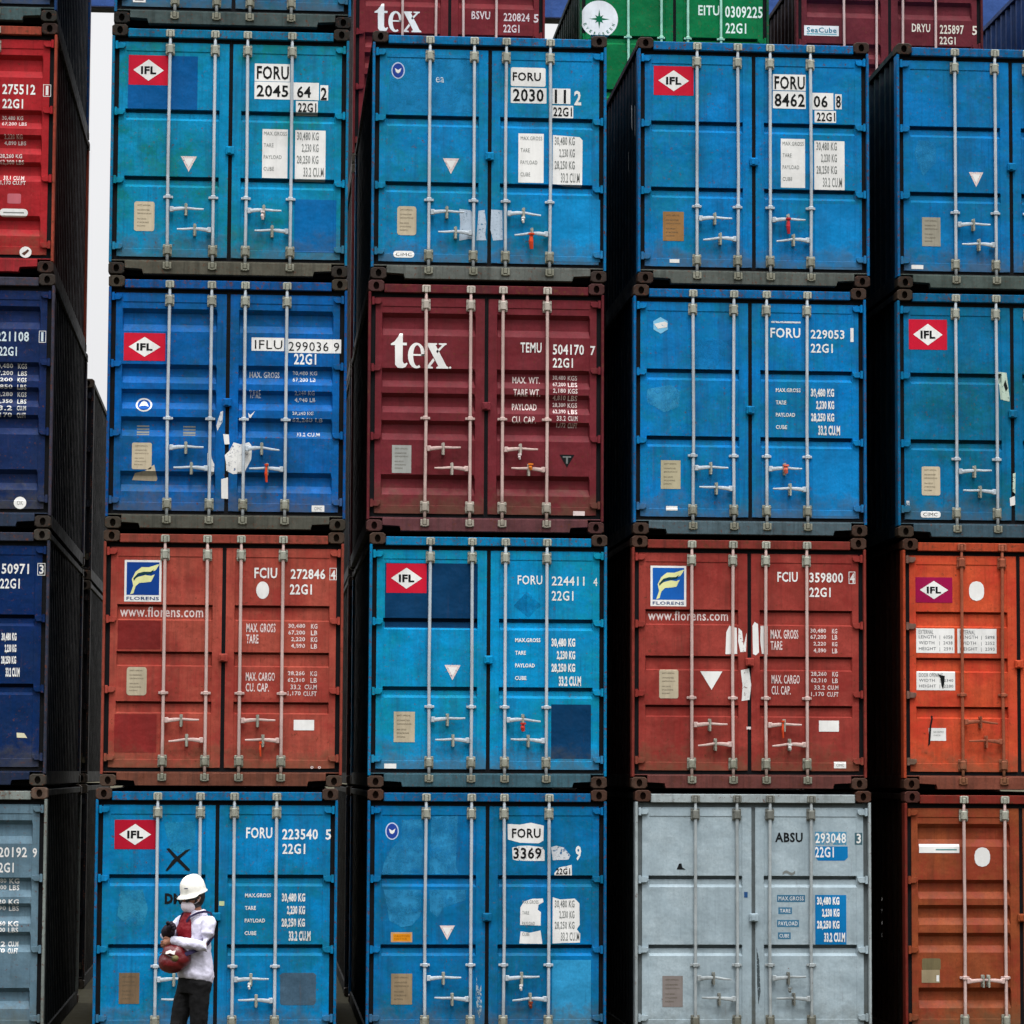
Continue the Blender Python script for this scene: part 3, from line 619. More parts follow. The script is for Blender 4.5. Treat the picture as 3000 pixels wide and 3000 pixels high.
k.text('container_number', [('TEMU', 1128, 466, 1262, 530), ('504170', 1334, 474, 1532, 540), ('7', 1572, 482, 1604, 540), ('22G1', 1334, 560, 1462, 622)], WHITE, 2, .02)
k.text('weight_table', [('MAX. WT.', 1080, 680, 1255, 722), ('TARE WT.', 1085, 760, 1255, 806), ('PAYLOAD', 1078, 850, 1235, 892), ('CU. CAP.', 1076, 932, 1228, 976)]+[(a, x0, 668+43*j, x1, 668+43*j+31) for j, (a, b) in enumerate((('30,480', 'KGS'), ('67,200', 'LBS'), ('2,180', 'KGS'), ('4,810', 'LBS'), ('28,300', 'KGS'), ('62,390', 'LBS'), ('33.2', 'CU.M'), ('1,172', 'CU.FT'))) for a, x0, x1 in ((a, 1336 if j < 6 else 1360, 1418), (b, 1432, 1492))], PINK, 2)
k.plate(320, 1124, 442, 1298, paint((158, 160, 156), .2, .05, bump=0, name='grey_plate')); k.poly('warning_triangle', [(1378, 1170), (1474, 1170), (1426, 1250)], BLACK, 2); k.text('triangle_letter', [('T', 1400, 1180, 1452, 1226)], GREY, 3, .02)
k.rect('maker_plate', 1466, 1524, 1540, 1552, PINK, 2); k.seal(1192, 1240, 34, paint((235, 130, 50), .05, 0, name='light_orange'), 13); k.seal(1122, 1180, 28, PINK, 9)
c = front(2, 3, 'A', (0, 139, 197), 'bright blue container numbered 224411 with navy patches on both doors', second=(6, 129, 155), cast=(92, 72, 62), sill=(60, 92, 104))
k = Mark(c, (168, 70, 1672, 1662)); NV = paint((4, 56, 96), .12, .0, name='navy_repaint'); k.rect('paint_patch', 268, 258, 852, 664, NV, 1); k.diamond_logo(276, 262, 530, 446)
k.text('container_number', [('FORU', 1106, 328, 1262, 386), ('224411', 1322, 332, 1530, 390), ('4', 1586, 340, 1612, 392), ('22G1', 1322, 424, 1460, 486)], WHITE, 2, .015); foru_table(k, (1092, 1252), (1322, 1510), 722, 1040, WHITE)
k.triangle(646, 896, 748, 992); k.plate(330, 1190, 462, 1380, BEIGE); k.rect('paint_patch', 1322, 1138, 1574, 1478, NV, 1); k.rect('maker_plate', 272, 1514, 348, 1544, WHITE, 2); k.seal(1140, 1262, 46, paint((200, 60, 50), .1, 0, name='red_plastic'), 14)
k.poly('placard_outline', [(1165, 430), (1255, 515), (1175, 595), (1080, 520)], paint((4, 112, 168), .3, 0, wear=.7, name='placard_blue'), 1)
c = front(2, 4, 'A', (0, 109, 169), 'blue container numbered 3369 with pale worn patches and an orange label on its left door', second=(6, 94, 125), cast=(92, 66, 54), sill=(80, 80, 78), grime=.35)
k = Mark(c, (155, 135, 1670, 1745)); emblem(k, 312, 400, 42, 54)
k.poly('number_backing', [(1042, 352), (1120, 356), (1190, 344), (1272, 362), (1270, 456), (1240, 474), (1120, 470), (1044, 450)], WHITE, 1.2); k.poly('number_backing', [(1072, 500), (1120, 490), (1180, 488), (1264, 498), (1278, 520), (1278, 584), (1180, 584), (1100, 582), (1076, 575)], WORN, 1.2)
k.poly('number_backing', [(1318, 498), (1350, 488), (1400, 500), (1442, 548), (1430, 575), (1330, 580)], FADED, 1.2); k.poly('number_backing', [(1340, 660), (1370, 625), (1450, 608), (1452, 674), (1342, 674)], WORN, 1.2)
k.text('container_number', [('FORU', 1070, 380, 1252, 440), ('3369', 1080, 500, 1258, 572), ('22G1', 1350, 630, 1440, 668)], BLACK, 3); k.text('check_digit', [('9', 1474, 488, 1510, 582)], WHITE, 2, .03)
k.poly('weight_sheet', [(1126, 875), (1150, 838), (1200, 822), (1268, 820), (1272, 842), (1240, 860), (1236, 890), (1256, 905), (1254, 990), (1124, 986)], WHITE, 1.5); k.poly('weight_sheet', [(1128, 1026), (1190, 1034), (1254, 1020), (1266, 1104), (1120, 1102)], WHITE, 1.5)
k.poly('weight_sheet', [(1330, 812), (1380, 826), (1470, 820), (1500, 850), (1502, 985), (1484, 1012), (1506, 1040), (1504, 1096), (1400, 1098), (1330, 1102)], WHITE, 1.5); foru_table(k, (1138, 1240), (1344, 1500), 830, 1098, GREY, w=0)
k.triangle(616, 990, 712, 1080); k.rect('orange_label', 310, 1032, 444, 1094, paint((190, 150, 110), .1, 0, bump=0, name='label_edge'), 1.5); k.rect('label_field', 324, 1042, 434, 1086, paint((214, 136, 24), .1, 0, bump=0, name='label_orange'), 2.5)
k.text('label_print', [('CAUTION', 332, 1050, 426, 1062), ('NOTICE', 332, 1068, 410, 1078)], paint((150, 90, 20), .1, 0, bump=0, name='label_ink'), 3.5, 0)
k.plate(314, 1290, 446, 1482, paint((146, 128, 102), .35, .15, bump=0, name='tan_plate'))
FB = paint((46, 142, 194), .15, 0, wear=.35, name='worn_pale_blue')
k.poly('faded_patch', [(372, 330), (505, 325), (512, 668), (250, 668), (262, 600), (300, 520), (372, 440)], FB, 1); k.poly('faded_patch', [(560, 310), (726, 300), (716, 620), (734, 668), (548, 668)], FB, 1)
k.poly('faded_patch', [(262, 766), (500, 766), (494, 930), (440, 990), (380, 1002), (300, 960)], FB, 1); k.poly('faded_patch', [(550, 766), (786, 766), (780, 830), (640, 880), (600, 940), (555, 900)], FB, 1)
k.rect('paint_patch', 1328, 1205, 1575, 1625, paint((46, 142, 190), .55, .08, name='pale_blue_repaint'), 1); k.seal(1128, 1362, 30, WHITE, 9); k.seal(1190, 1468, 34, paint((130, 60, 40), .2, .2, name='rust_seal'), 11)
k.poly('scratch', [(850, 1310), (868, 1400), (880, 1360), (886, 1500), (870, 1580), (846, 1450)], paint((150, 170, 180), .3, 0, wear=.8, name='scratched_paint'), 1)
# column 3
c = front(3, 1, 'A', (0, 117, 183), 'blue container numbered 846206 with a orange tan safety plate, top of its stack', second=(6, 109, 144), cast=(74, 58, 50), sill=(86, 92, 88))
k = Mark(c, (184, 180, 1234, 1280)); k.diamond_logo(258, 303, 438, 434)
k.rect('number_backing', 798, 328, 948, 400, WHITE, 1.2); k.rect('number_backing', 798, 404, 948, 482, WHITE, 1.6); k.rect('number_backing', 978, 408, 1074, 484, WHITE, 1.6); k.rect('number_backing', 988, 488, 1086, 542, WHITE, 1.2); k.rect('number_backing', 1082, 412, 1112, 480, WORN, 1.2)
k.text('container_number', [('FORU', 806, 336, 944, 396), ('8462', 806, 414, 944, 474), ('06', 984, 420, 1048, 474), ('22G1', 998, 496, 1082, 536)], BLACK, 3); k.text('check_digit', [('8', 1086, 418, 1108, 474)], BLACK, 3)
k.rect('weight_sheet', 834, 618, 944, 838, WHITE, 1.5); k.rect('weight_sheet', 986, 624, 1124, 844, WHITE, 1.5); foru_table(k, (842, 938), (996, 1112), 630, 842, GREY, w=0)
k.plate(300, 956, 394, 1086, BEIGE2); k.rect('maker_plate', 330, 1168, 374, 1184, WHITE, 2); k.seal(862, 985, 66, paint((190, 50, 60), .1, 0, name='red_ribbon'), 9)
sc = bmesh.new()
for q, (yy, z0, z1, ww) in enumerate(((.75, 1.75, 2.05, .05), (.475, 1.62, 1.98, .025), (1.03, 1.35, 1.60, .025))):
    x_ = side_x(yy)-.004; vv = [sc.verts.new(p) for p in ((x_, yy-ww, z0), (x_, yy+ww*.4, z0+.05), (x_, yy+ww, z1), (x_, yy-ww*.3, z1-.03))]; sc.faces.new(vv)
link('side_scrape', fin(sc, 'side_scrape'), FADED, c['root'], (-W/2, -L/2, 0))
k.rect('paint_patch', 986, 908, 1190, 1190, paint((6, 124, 188), .2, .03, name='mid_blue_repaint'), 1)
c = front(3, 2, 'A', (0, 117, 187), 'blue container numbered 229053 with faded hexagonal sticker and light blue lower patch', second=(6, 111, 147), cast=(84, 66, 56), sill=(78, 96, 104))
k = Mark(c, (155, 85, 1228, 1222)); k.disc('hexagonal_sticker', 282, 268, 38, 38, paint((120, 186, 220), .1, 0, bump=0, name='pale_sticker'), 2, 6, .5); k.poly('sticker_mark', [(252, 262), (300, 250), (314, 256), (312, 276), (270, 284)], WORN, 3)
k.text('container_number', [('FORU', 788, 270, 926, 316), ('229053', 974, 276, 1130, 318), ('1', 1158, 266, 1172, 330), ('22G1', 974, 340, 1076, 382)], WHITE, 2, .02); k.rect('paint_smear', 790, 240, 928, 248, FADED, 2)
foru_table(k, (812, 926), (974, 1108), 546, 772, WORN); k.plate(284, 884, 374, 1014, paint((176, 168, 140), .2, .1, bump=0, name='cream_plate')); k.rect('maker_plate', 308, 1092, 360, 1112, WHITE, 2)
k.rect('paint_patch', 982, 832, 1190, 1130, paint((8, 124, 190), .2, .03, name='lighter_blue_repaint'), 1); k.seal(852, 906, 34, paint((220, 110, 90), .1, 0, name='pink_seal'), 11)
k.poly('faded_patch', [(220, 560), (330, 540), (375, 570), (365, 640), (300, 665), (220, 620)], paint((60, 160, 210), .1, 0, wear=.9, name='scuffed_blue'), 1); k.poly('faded_patch', [(440, 330), (600, 330), (560, 420), (530, 470), (440, 470)], paint((20, 130, 196), .1, 0, wear=.4, name='scuffed_blue2'), 1)
c = front(3, 3, 'C', (148, 60, 52), 'dark red container numbered 359800, torn white paper over its door gap', second=(126, 42, 38), steel=STEELP, cast=(100, 74, 62), sill=(104, 60, 56), grime=.34)
k = Mark(c, (150, 65, 1230, 1210)); florens(k, 238, 200, 402, 384, 228, 402, 596, 448, (24, 92, 176))
k.text('container_number', [('FCIU', 822, 222, 916, 268), ('359800', 970, 224, 1126, 270), ('4', 1158, 226, 1178, 270), ('22G1', 970, 292, 1068, 336)], WHITE, 2); k.outline('check_digit_box', 1152, 218, 1182, 274, WHITE)
kk = lambda a, s_=.83: a
k.text('weight_table', [('MAX. GROSS', 790, 486, 918, 528), ('TARE', 790, 538, 844, 578), ('30,480', 974, 480, 1046, 502), ('KG', 1074, 480, 1098, 502), ('67,200', 974, 508, 1046, 530), ('LB', 1074, 508, 1098, 530), ('2,220', 988, 540, 1046, 560), ('KG', 1074, 540, 1098, 560), ('4,890', 988, 570, 1046, 592), ('LB', 1074, 570, 1098, 592),
  ('MAX. CARGO', 794, 692, 924, 732), ('CU. CAP.', 794, 742, 882, 782), ('28,260', 976, 676, 1048, 698), ('KG', 1074, 676, 1100, 698), ('62,310', 976, 706, 1048, 728), ('LB', 1074, 706, 1100, 728), ('33.2', 990, 738, 1040, 758), ('CU.M', 1052, 738, 1102, 758), ('1,170', 976, 768, 1036, 790), ('CU.FT', 1050, 768, 1102, 790)], PINK, 2)
k.plate(278, 672, 366, 802, BEIGE, 8); k.poly('warning_triangle', [(466, 678), (568, 678), (518, 762)], WHITE, 2)
k.rect('white_sticker', 1012, 898, 1104, 948, WHITE, 2); k.rect('maker_plate', 1080, 1084, 1136, 1114, WHITE, 2); k.text('plate_print', [('CIMC', 1090, 1094, 1126, 1106)], GREY, 3, 0); k.seal(840, 905, 74, None, 6); k.seal(872, 1010, 22, WHITE, 8)
k.poly('torn_paper', [(582, 600), (586, 500), (600, 470), (634, 480), (636, 598)], WHITE, 2); k.poly('torn_paper', [(642, 480), (658, 495), (665, 560), (680, 500), (676, 588), (650, 590), (640, 540)], WORN, 2); k.poly('torn_paper', [(706, 470), (716, 452), (732, 462), (736, 590), (722, 604), (708, 598)], WHITE, 2); k.poly('torn_paper', [(744, 470), (776, 468), (776, 600), (750, 596), (742, 540)], WHITE, 2)
k.poly('torn_paper', [(652, 672), (690, 664), (700, 740), (692, 806), (656, 812), (660, 740)], WORN, 2); k.rect('paper_scrap', 678, 928, 698, 940, PINK, 2);
c = front(3, 4, 'A', (144, 160, 168), 'pale grey container numbered 293048, the only light one in its stack', second=(158, 173, 180), gask=paint((96, 104, 106), .3, .2, name='grey_gasket'), framec=(150, 160, 162), cast=(96, 66, 54), sill=(120, 120, 116), grime=.12, rust=.15, steel=paint((158, 166, 168), .3, .15, rough=.45, name='grey_painted_steel'), brk=paint((116, 118, 112), .4, .2, name='dull_bracket'))
k = Mark(c, (175, 100, 1250, 1243)); CB = paint((8, 112, 172), .1, 0, bump=0, name='blue_backing')
k.text('container_number', [('ABSU', 814, 288, 940, 332)], BLACK, 2, .03); k.rect('number_backing', 996, 284, 1140, 342, paint((70, 140, 176), .1, 0, wear=.6, bump=0, name='faint_backing'), 1); k.poly('number_backing', [(996, 350), (1146, 350), (1146, 400), (1130, 414), (1010, 414), (996, 396)], CB, 1); k.rect('number_backing', 1178, 288, 1212, 342, paint((70, 100, 110), .1, 0, bump=0, name='digit_backing'), 1)
k.text('serial_number', [('293048', 998, 290, 1138, 336), ('22G1', 996, 352, 1082, 400), ('3', 1186, 292, 1206, 336)], WHITE, 2, .02)
for (x0, y0, x1, y1, t) in ((822, 568, 950, 600, 'MAX.GROSS'), (828, 624, 890, 654, 'TARE'), (822, 680, 922, 712, 'PAYLOAD'), (826, 736, 884, 766, 'CUBE')):
    k.rect('label_backing', x0, y0, x1, y1, paint((60, 110, 140), .1, 0, bump=0, name='label_blue'), 1); k.text('weight_label', [(t, x0+7, y0+7, x1-7, y1-7)], WHITE, 2, 0)
k.rect('table_backing', 996, 568, 1138, 790, CB, 1); foru_table(k, (1300, 1301), (1004, 1132), 576, 790, WHITE)
k.plate(302, 930, 394, 1068, paint((132, 124, 120), .3, .2, bump=0, name='dull_plate')); k.poly('scuff', [(366, 455), (376, 430), (388, 428), (392, 446), (408, 456)], BLACK, 2); k.rect('scuff', 672, 555, 688, 580, paint((40, 80, 130), .2, 0, name='blue_scuff'), 2); k.text('faint_mark', [('~', 848, 458, 905, 480)], GREY, 2, 0)
k.poly('scratch', [(728, 800), (740, 860), (746, 1000), (736, 1060), (730, 960)], paint((70, 80, 84), .3, 0, wear=.5, name='dark_scratch'), 1); k.seal(874, 985, 16, GREY, 8)
# column 4
c = front(4, 1, 'A', (0, 113, 179), 'blue container cut by the right edge, top of its stack, small white triangle', second=(6, 100, 139), cast=(66, 56, 48), sill=(76, 88, 84))
k = Mark(c, (1357, 215, 2406, 1298)); k.triangle(1690, 778, 1756, 844); k.plate(1474, 982, 1558, 1110, paint((146, 142, 128), .3, .15, bump=0, name='grey_tan_plate')); k.rect('maker_plate', 1424, 1194, 1478, 1212, WHITE, 2)
k.poly('faded_patch', [(1460, 640), (1540, 650), (1540, 740), (1480, 800), (1440, 700)], paint((40, 140, 196), .1, 0, wear=.95, name='scuffed_blue3'), 1)
c = front(4, 2, 'A', (0, 107, 157), 'teal blue container cut by the right edge, red diamond logo, directly above the orange one', second=(8, 94, 110), cast=(84, 70, 58), sill=(62, 84, 96), grime=.35)
k = Mark(c, (1360, 105, 2433, 1222)); k.diamond_logo(1418, 238, 1596, 374); k.plate(1474, 902, 1560, 1032, BEIGE, 8); k.rect('maker_plate', 1468, 1104, 1560, 1132, WHITE, 2, 10); k.text('plate_print', [('CIMC', 1480, 1110, 1546, 1126)], BLACK, 3, 0)
GT = paint((186, 206, 190), .2, 0, wear=.2, bump=0, name='greenish_tape'); k.poly('torn_tape', [(1832, 470), (1872, 474), (1886, 590), (1884, 604), (1844, 596)], GT, 2); k.poly('torn_tape', [(1866, 505), (1878, 545), (1868, 560), (1858, 530)], BLACK, 3)
k.poly('torn_tape', [(1882, 1040), (1906, 1030), (1908, 1070), (1884, 1076)], WHITE, 2); k.poly('torn_tape', [(1898, 930), (1910, 925), (1908, 1020), (1896, 1010)], GT, 2); k.rect('small_label', 1402, 1058, 1416, 1078, FADED, 2)
OG = (198, 80, 48); BS = paint((150, 84, 62), .35, .25, rough=.5, name='orange_brown_steel')
c = front(4, 3, 'C', OG, 'orange container with three white dimension boards and a white oval on its door', second=(186, 60, 42), steel=BS, cast=(92, 62, 48), sill=(120, 68, 54), grime=.34, brk=BS, guide=.98, hnd=(.70, .50), hin=paint((122, 92, 82), .3, .3, name='brown_hinge'))
k = Mark(c, (1385, 75, 2465, 1219)); k.diamond_logo(1448, 250, 1620, 366, paint((150, 16, 70), .1, 0, bump=0, name='magenta_logo')); k.rect('white_oval', 1698, 266, 1768, 356, WHITE, 2, 33)
for x0, y0, x1, y1, rows in ((1450, 484, 1628, 596, (('EXTERNAL', .06, .45), ('LENGTH  |  6058', .28, .95), ('WIDTH   |  2438', .52, .95), ('HEIGHT  |  2591', .76, .95))), (1642, 484, 1824, 596, (('INTERNAL', .06, .45), ('LENGTH  |  5898', .28, .95), ('WIDTH   |  2352', .52, .95), ('HEIGHT  |  2393', .76, .95))), (1450, 680, 1630, 766, (('DOOR OPENING', .10, .68), ('WIDTH   |  2340', .40, .95), ('HEIGHT  |  2280', .70, .95)))):
    k.rect('dimension_board', x0, y0, x1, y1, WHITE, 2); hh_ = .17 if len(rows) == 4 else .2
    k.text('board_print', [(t, x0+(x1-x0)*.07, y0+(y1-y0)*f, x0+(x1-x0)*g, y0+(y1-y0)*(f+hh_)) for t, f, g in rows], paint((70, 76, 84), .1, 0, bump=0, name='board_ink'), 3, .0)
k.poly('tear_mark', [(1550, 694), (1582, 700), (1580, 730), (1574, 760), (1566, 745), (1562, 712)], BLACK, 4); k.rect('document_sticker', 1506, 938, 1586, 996, WHITE, 2); k.text('sticker_print', [('NO ENTRY', 1528, 952, 1576, 960), ('CHECK', 1528, 968, 1560, 974)], GREY, 3, 0)
k.poly('grease_mark', [(1520, 880), (1528, 884), (1518, 930), (1512, 1010), (1502, 1020), (1508, 940)], BLACK, 4)
c = front(4, 4, 'B', (138, 70, 40), 'rusty brown corrugated container at lower right with white strip sticker and white oval', second=(130, 52, 36), framec=(116, 40, 32), steel=STEELP, cast=(94, 54, 46), sill=(100, 50, 42), grime=.34, guide=.69+.0, hnd=(.66, .66))
k = Mark(c, (1397, 105, 2477, 1253)); k.rect('strip_sticker', 1468, 344, 1654, 384, WHITE, 2); k.rect('strip_line', 1545, 366, 1642, 372, paint((90, 140, 140), .1, 0, bump=0, name='strip_print'), 3); k.rect('white_oval', 1724, 358, 1796, 446, WHITE, 2, 34)
k.rect('safety_plate', 1478, 860, 1564, 912, paint((110, 100, 72), .3, .2, bump=0, name='brass_plate'), 2, 8); k.rect('plate_label', 1476, 912, 1560, 970, paint((150, 136, 108), .2, .1, bump=0, name='brass_plate2'), 2); k.rect('plate_corner', 1544, 936, 1556, 964, WHITE, 3)
# column 0, mostly outside the frame
c = front(0, 1, 'B', (160, 34, 40), 'bright red container at the upper left edge, number ending 275512', second=(150, 30, 36), framec=(150, 66, 50), cast=(70, 52, 46), sill=(150, 40, 46), grime=.28)
k = Mark(c, (-983, 95, 297, 1450)); k.text('container_number', [('275512', 6, 428, 182, 484), ('1', 238, 434, 252, 484), ('22G1', 8, 508, 118, 560)], WHITE, 2); k.outline('check_digit_box', 224, 426, 266, 492, WHITE)
k.text('weight_values', [(t, a, y, b, y+26) for t, a, b, y in (('30,480 KG', 6, 118, 596), ('67,200 LBS', 6, 138, 628), ('2,220 KG', 20, 118, 700), ('4,890 LBS', 20, 136, 732), ('28,260 KG', 0, 118, 808), ('62,300 LBS', 0, 128, 840), ('33.1 CU.M', 20, 130, 922), ('1,170 CU.FT', 6, 140, 952))], PINK, 2)
k.rect('pink_square', 44, 1022, 116, 1076, paint((186, 100, 110), .2, 0, bump=0, name='pink_label'), 1, 8); k.rect('white_strip', 4, 1104, 154, 1148, WHITE, 2, 20); k.rect('strip_line', 24, 1122, 134, 1128, GREY, 3); k.disc('round_sticker', 146, 1338, 32, 30, WHITE, 2); k.poly('sticker_mark', [(126, 1346), (158, 1322), (166, 1330), (140, 1356)], paint((90, 60, 50), .1, 0, bump=0, name='sticker_brown'), 3)
c = front(0, 2, 'B', (20, 40, 80), 'navy blue container at the left edge, number ending 221108, long weight table', second=(18, 38, 84), framec=(60, 60, 74), cast=(74, 66, 60), sill=(44, 56, 76), grime=.28, guide=1.0, hnd=(.62, .42))
k = Mark(c, (-995, 40, 290, 1405)); k.text('container_number', [('221108', -20, 352, 155, 406), ('1', 220, 354, 232, 404), ('22G1', -4, 434, 92, 484)], paint((200, 215, 222), .1, 0, bump=0, name='pale_marking'), 2); k.outline('check_digit_box', 208, 346, 246, 410, WHITE)
k.text('weight_values', [(t, a, 524+38*j, b, 524+38*j+26) for j, (n, u) in enumerate((('30,480', 'KGS'), ('67,200', 'LBS'), ('2,200', 'KGS'), ('4,850', 'LBS'), ('28,280', 'KGS'), ('62,350', 'LBS'), ('33.2', 'CU.M'), ('1,170', 'CU.FT'))) for t, a, b in ((n, -30, 72), (u, 98, 146))], WORN, 2)
k.disc('round_sticker', 124, 1274, 33, 33, WHITE, 2); k.text('sticker_print', [('OK', 108, 1262, 140, 1286)], GREY, 3, 0)
c = front(0, 3, 'A', (6, 38, 82), 'dark navy container at the left edge, number ending 150971', second=(6, 36, 86), framec=(50, 56, 72), cast=(92, 86, 78), sill=(32, 44, 70), grime=.24)
k = Mark(c, (-1045, 35, 262, 1405)); k.text('container_number', [('150971', -20, 222, 150, 278), ('3', 206, 226, 230, 276), ('22G1', -4, 302, 102, 356)], WHITE, 2, .02); k.outline('check_digit_box', 196, 218, 238, 284, WHITE)
foru_table(k, (-200, -60), (10, 110), 592, 840, WHITE, w=.03); k.poly('torn_sticker', [(100, 1124), (140, 1126), (158, 1152), (102, 1150)], paint((214, 210, 180), .1, 0, bump=0, name='cream_sticker'), 2)
c = front(0, 4, 'B', (96, 122, 136), 'blue grey container at lower left corner, number ending 20192', second=(84, 110, 126), framec=(120, 128, 124), cast=(128, 104, 88), sill=(100, 110, 110), grime=.34)
k = Mark(c, (-1070, 105, 250, 1508)); k.text('container_number', [('20192', -10, 430, 144, 486), ('9', 174, 434, 198, 486), ('22G1', -34, 514, 74, 568)], WHITE, 2, .02)
k.text('weight_values', [(t, a, y, b, y+28) for (n, u, y) in (('30,480', 'KG', 600), ('67,200', 'LBS', 636), ('2,220', 'KG', 712), ('4,890', 'LBS', 748), ('28,260', 'KG', 830), ('62,300', 'LBS', 864), ('33.2', 'CU.M', 940), ('1,170', 'CU.FT', 976)) for t, a, b in ((n, -60, 34), (u, 50, 104))], WHITE, 2)
# fifth level
c = front(1, 0, 'A', (10, 107, 160), 'blue container cut by the top edge of the picture, above the one numbered 204564', second=(18, 93, 107), cast=(40, 40, 38), sill=(70, 84, 84), grime=.4)
k = Mark(c, (597, -1210, 1866, 140)); k.rect('maker_plate', 696, -12, 764, 20, WHITE, 2); k.rect('plate_label', 708, -4, 752, 10, paint((40, 70, 50), .1, 0, bump=0, name='plate_green'), 3)
c = front(0, 0, 'A', (20, 66, 120), 'blue container above the red one at the left edge, only its bottom showing', second=(18, 56, 96), cast=(60, 60, 56), sill=(70, 90, 92), grime=.35)
# ---- row behind --------------------------------------------------------------
YB = 7.0
c = container('B', 2.676, YB, 4, (120, 40, 46), 'maroon container behind the wall with half hidden white serif lettering, numbered 220824', GROUP_B, second=(104, 34, 40), steel=STEELP, grime=.24)
k = Mark(c, (50, -205, 1287, 1110)); k.shape('logo_lettering', TEX, (186, 62, 488, 248), WHITE, 2); k.text('container_number', [('BSVU', 812, 98, 932, 152), ('220824', 1020, 106, 1188, 160), ('5', 1214, 110, 1246, 166), ('22G1', 1018, 182, 1122, 234)], PINK, 2, .02)
GR = (0, 112, 62)
c = container('A', 5.556, YB, 4, GR, 'green container behind the wall with a round white star emblem', GROUP_B, second=(0, 98, 52), steel=paint((150, 200, 176), .1, .05, rough=.45, name='pale_green_steel'), brk=paint((60, 150, 100), .2, .1, name='green_bracket'), framec=(20, 84, 54), grime=.1, guide=1.70)
k = Mark(c, (-79, -150, 780, 763)); cx, cy = 10.8, 83.; RX = 85; k.disc('star_emblem', cx, cy, RX, RX, WHITE, 1, 40)
star = []
for q in range(16):
    a = math.pi*q/8; r_ = (26 if q % 4 else 46) if q % 2 == 0 else 13
    star.append((cx+r_*math.sin(a), cy-r_*math.cos(a)))
GI = paint((0, 104, 66), .1, 0, bump=0, name='emblem_green'); k.poly('emblem_star', star, GI, 2)
P = []
for q, ch in enumerate('EVERGREEN'):
    a = R(68-17*q); V, F = text_mesh(ch, .02); hw, hh = 4.6, 7; ox, oy = cx-69*math.sin(a), cy+69*math.cos(a)
    ca, sa = math.cos(-a), math.sin(-a)
    P.append(([(ox+((u-.5)*2*hw)*math.cos(a)+(-(v-.5)*2*hh)*(-math.sin(a)), oy+((u-.5)*2*hw)*math.sin(a)+(-(v-.5)*2*hh)*math.cos(a)) for u, v in V], F))
k.add('emblem_lettering', P, GI, 2)
k.text('container_number', [('EITU', 460, 8, 556, 54), ('0309225', 582, 8, 752, 62), ('22G1', 584, 86, 678, 134)], paint((214, 228, 214), .1, 0, bump=0, name='greenish_white'), 2, .02)
c = container('B', 8.343, YB, 4, (98, 36, 44), 'dark maroon container behind the wall with a small white and cyan nameplate, numbered 225897', GROUP_B, second=(84, 32, 40), steel=STEELP, grime=.24)
k = Mark(c, (893, -105, 1748, 804)); k.rect('nameplate', 932, 132, 1090, 178, WHITE, 2); k.text('nameplate_lettering', [('SeaCube', 944, 140, 1080, 164)], paint((30, 120, 140), .1, 0, bump=0, name='cyan_ink'), 3, .02); k.rect('nameplate_line', 944, 168, 1080, 172, paint((60, 170, 180), .1, 0, bump=0, name='cyan_line'), 3)
k.text('container_number', [('DRYU', 1424, 112, 1508, 150), ('225897', 1552, 114, 1662, 156), ('5', 1700, 116, 1722, 158), ('22G1', 1550, 168, 1624, 204)], paint((214, 206, 190), .1, 0, bump=0, name='yellowed_white'), 2, .02)
container('B', 11.37, YB, 4, (34, 62, 112), 'slate blue container in the top right corner showing only its corrugated side', GROUP_B, side=.9, second=(28, 52, 96))
# levels below and beside, seen only through the gaps
lev = ['fourth', 'third', 'second', 'lowest']
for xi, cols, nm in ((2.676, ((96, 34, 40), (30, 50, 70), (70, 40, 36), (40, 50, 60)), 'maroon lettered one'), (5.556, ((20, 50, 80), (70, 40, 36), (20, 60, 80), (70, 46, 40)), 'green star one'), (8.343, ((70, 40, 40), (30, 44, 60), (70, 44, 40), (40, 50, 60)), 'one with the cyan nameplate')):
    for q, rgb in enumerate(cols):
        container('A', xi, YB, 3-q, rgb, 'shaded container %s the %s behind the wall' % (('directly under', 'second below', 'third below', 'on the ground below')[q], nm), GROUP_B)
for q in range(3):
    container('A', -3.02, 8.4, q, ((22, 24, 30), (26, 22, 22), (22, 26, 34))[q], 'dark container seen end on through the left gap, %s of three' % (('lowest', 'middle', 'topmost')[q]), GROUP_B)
# ------------------------------------------------------------------ gantry crane girder over the stacks
cr = thing('gantry_crane', 'blue gantry crane beam crossing behind the container stacks', 'gantry crane', (2, 20.7, 0))
CRB = paint((58, 88, 150), .1, .02, rough=.4, name='crane_blue'); CRD = paint((34, 38, 56), .2, .1, name='crane_dark')
def crpart(n, mt, *boxes):
    bm = bmesh.new()
    for b in boxes: bm_box(bm, *b, .01)
    return link(n, fin(bm, n), mt, cr, (-2, -20.7, 0))
g = crpart('girder', CRB, (-12, 24, 20.0, 20.30, 15.604, 17.40)); crpart('rail_flange', CRD, (-12, 24, 19.97, 20.33, 15.575, 15.600))
for lx in (-11.6, 22.8):
    crpart('leg', CRB, (lx, lx+.8, 19.9, 20.4, 1.2, 15.570)); crpart('bogie', CRD, (lx-.6, lx+1.4, 19.7, 20.7, .5, 1.195))
    bm = bmesh.new()
    for wx in (lx-.1, lx+.9): bm_tube(bm, [(wx, 19.8, .5), (wx, 20.6, .5)], .5, 20)
    link('wheel', fin(bm, 'wheel'), RUBBER, cr, (-2, -20.7, 0))
